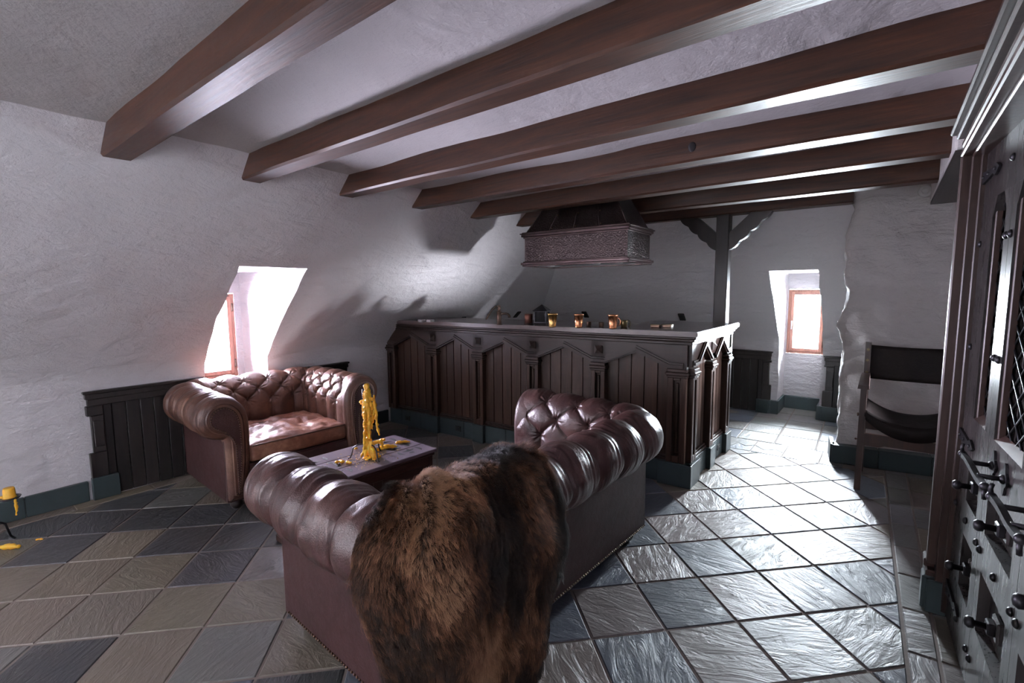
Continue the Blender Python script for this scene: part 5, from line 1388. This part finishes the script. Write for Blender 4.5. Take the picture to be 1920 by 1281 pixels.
# loose wax lumps and broken drips on the chest
def wax_piece(label, px, py, length, ang, r, seed, zt=cz, cat='wax', group='broken wax pieces', name='wax_drip', mat='wax'):
    d = CF+CR*(px-960)/894.09-CU*(py-640.5)/894.09; p = np.array([0, 0, HCAM])+d*((zt-HCAM)/d[2])
    mb = MB()
    if length: drip(mb, [(-length/2, 0, r*.72), (0, r*.4, r*.8), (length/2, -r*.2, r*.72)], r, seed)
    else:
        q = random.Random(seed)
        for k in range(5): mb.ball((q.uniform(-r, r)*.7, q.uniform(-r, r)*.7, r*.45), r*q.uniform(.45, .7), 8, 6, sc=(1, 1, .7))
    o = mb.build(name, M[mat]); o.location = (p[0], p[1], zt); o.rotation_euler = (0, 0, ang)
    return tag(o, label, cat, group)
wax_piece('small yellow wax lump on the chest, leftmost of the loose pieces', 637, 868.5, 0, 0, .019, 71)
wax_piece('small yellow wax lump on the chest just right of the leftmost one', 653.5, 870, 0, 0, .017, 72)
wax_piece('pale yellow wax chip on the chest behind the candle holder foot', 668, 843, 0, 0, .015, 73)
wax_piece('long orange broken wax drip on the chest right of the candle holder', 727, 841, .10, 0.95, .012, 74)
wax_piece('broken wax drip lying at the far right end of the chest', 756, 831, .075, 0.95, .009, 75)
wax_piece('broken wax drip pointing at the candle holder base on the chest', 710, 846, .060, 1.1, .011, 76)
mb = MB()
for k in range(150):
    r = abs(rr.gauss(0, .06))+.03; a = rr.uniform(0, 2*PI); x, y = r*math.cos(a), r*math.sin(a)*1.4
    q_ = rr.uniform(.0012, .0038); mb.ball((max(-.18, min(.15, x)), y, q_*.62), q_, 6, 4, sc=(1, 1, .6))
o = mb.build('wax_crumbs', M['wax_pale']); o.location = (-2.338, 1.60, cz); tag(o, 'pale wax crumbs scattered round the candle holder on the chest', 'wax crumbs', None, 'stuff')

# floor candle stand at the left edge with its wax spill
fs = thing('floor_candle_stand', 'low black iron candle stand with a yellow candle stub by the left skirting', 'candle stand', (-3.755, 0.165, 0))
mb = MB()
for k in range(3):
    a = 2.2+k*2*PI/3; mb.tube([(math.cos(a)*q, math.sin(a)*q, z) for q, z in ((0, .14), (.05, .15), (.10, .11), (.12, .03), (.14, .005))], .006, 8)
mb.tube([(0, 0, .13), (0, 0, .30)], .008, 8); mb.tube([(-.10, -.09, .285), (-.03, -.03, .272), (.03, .04, .272), (.075, .10, .285)], .007, 8)
mb.build('iron_stand', M['iron'], fs)
mb = MB(); T = TR((.075, .10, .285)); mb.lathe([(.004, -.004), (.040, .0), (.046, .010), (.042, .009), (.004, .004)], 20, T=T); mb.build('drip_tray', M['iron'], fs)
mb = MB(); mb.lathe([(.030, .006), (.026, .012), (.024, .055), (.021, .062), (.004, .058)], 16, T=T); drip(mb, [(.075, .10, .293), (.05, .07, .292), (.03, .05, .286)], .010, 90); drip(mb, [(.11, .115, .288), (.113, .118, .25), (.110, .116, .20)], .006, 91)
mb.build('candle_stub', M['wax'], fs)
wax_piece('yellow wax spill on the slate floor below the iron candle stand', 6, 1030, .14, 0.9, .013, 93, 0.001, 'wax', 'wax on the floor', 'wax_spill')
wax_piece('tiny yellow wax drop on the slate floor right of the spill', 75, 1012.5, .03, 0.9, .005, 94, 0.001, 'wax', 'wax on the floor', 'wax_drop')
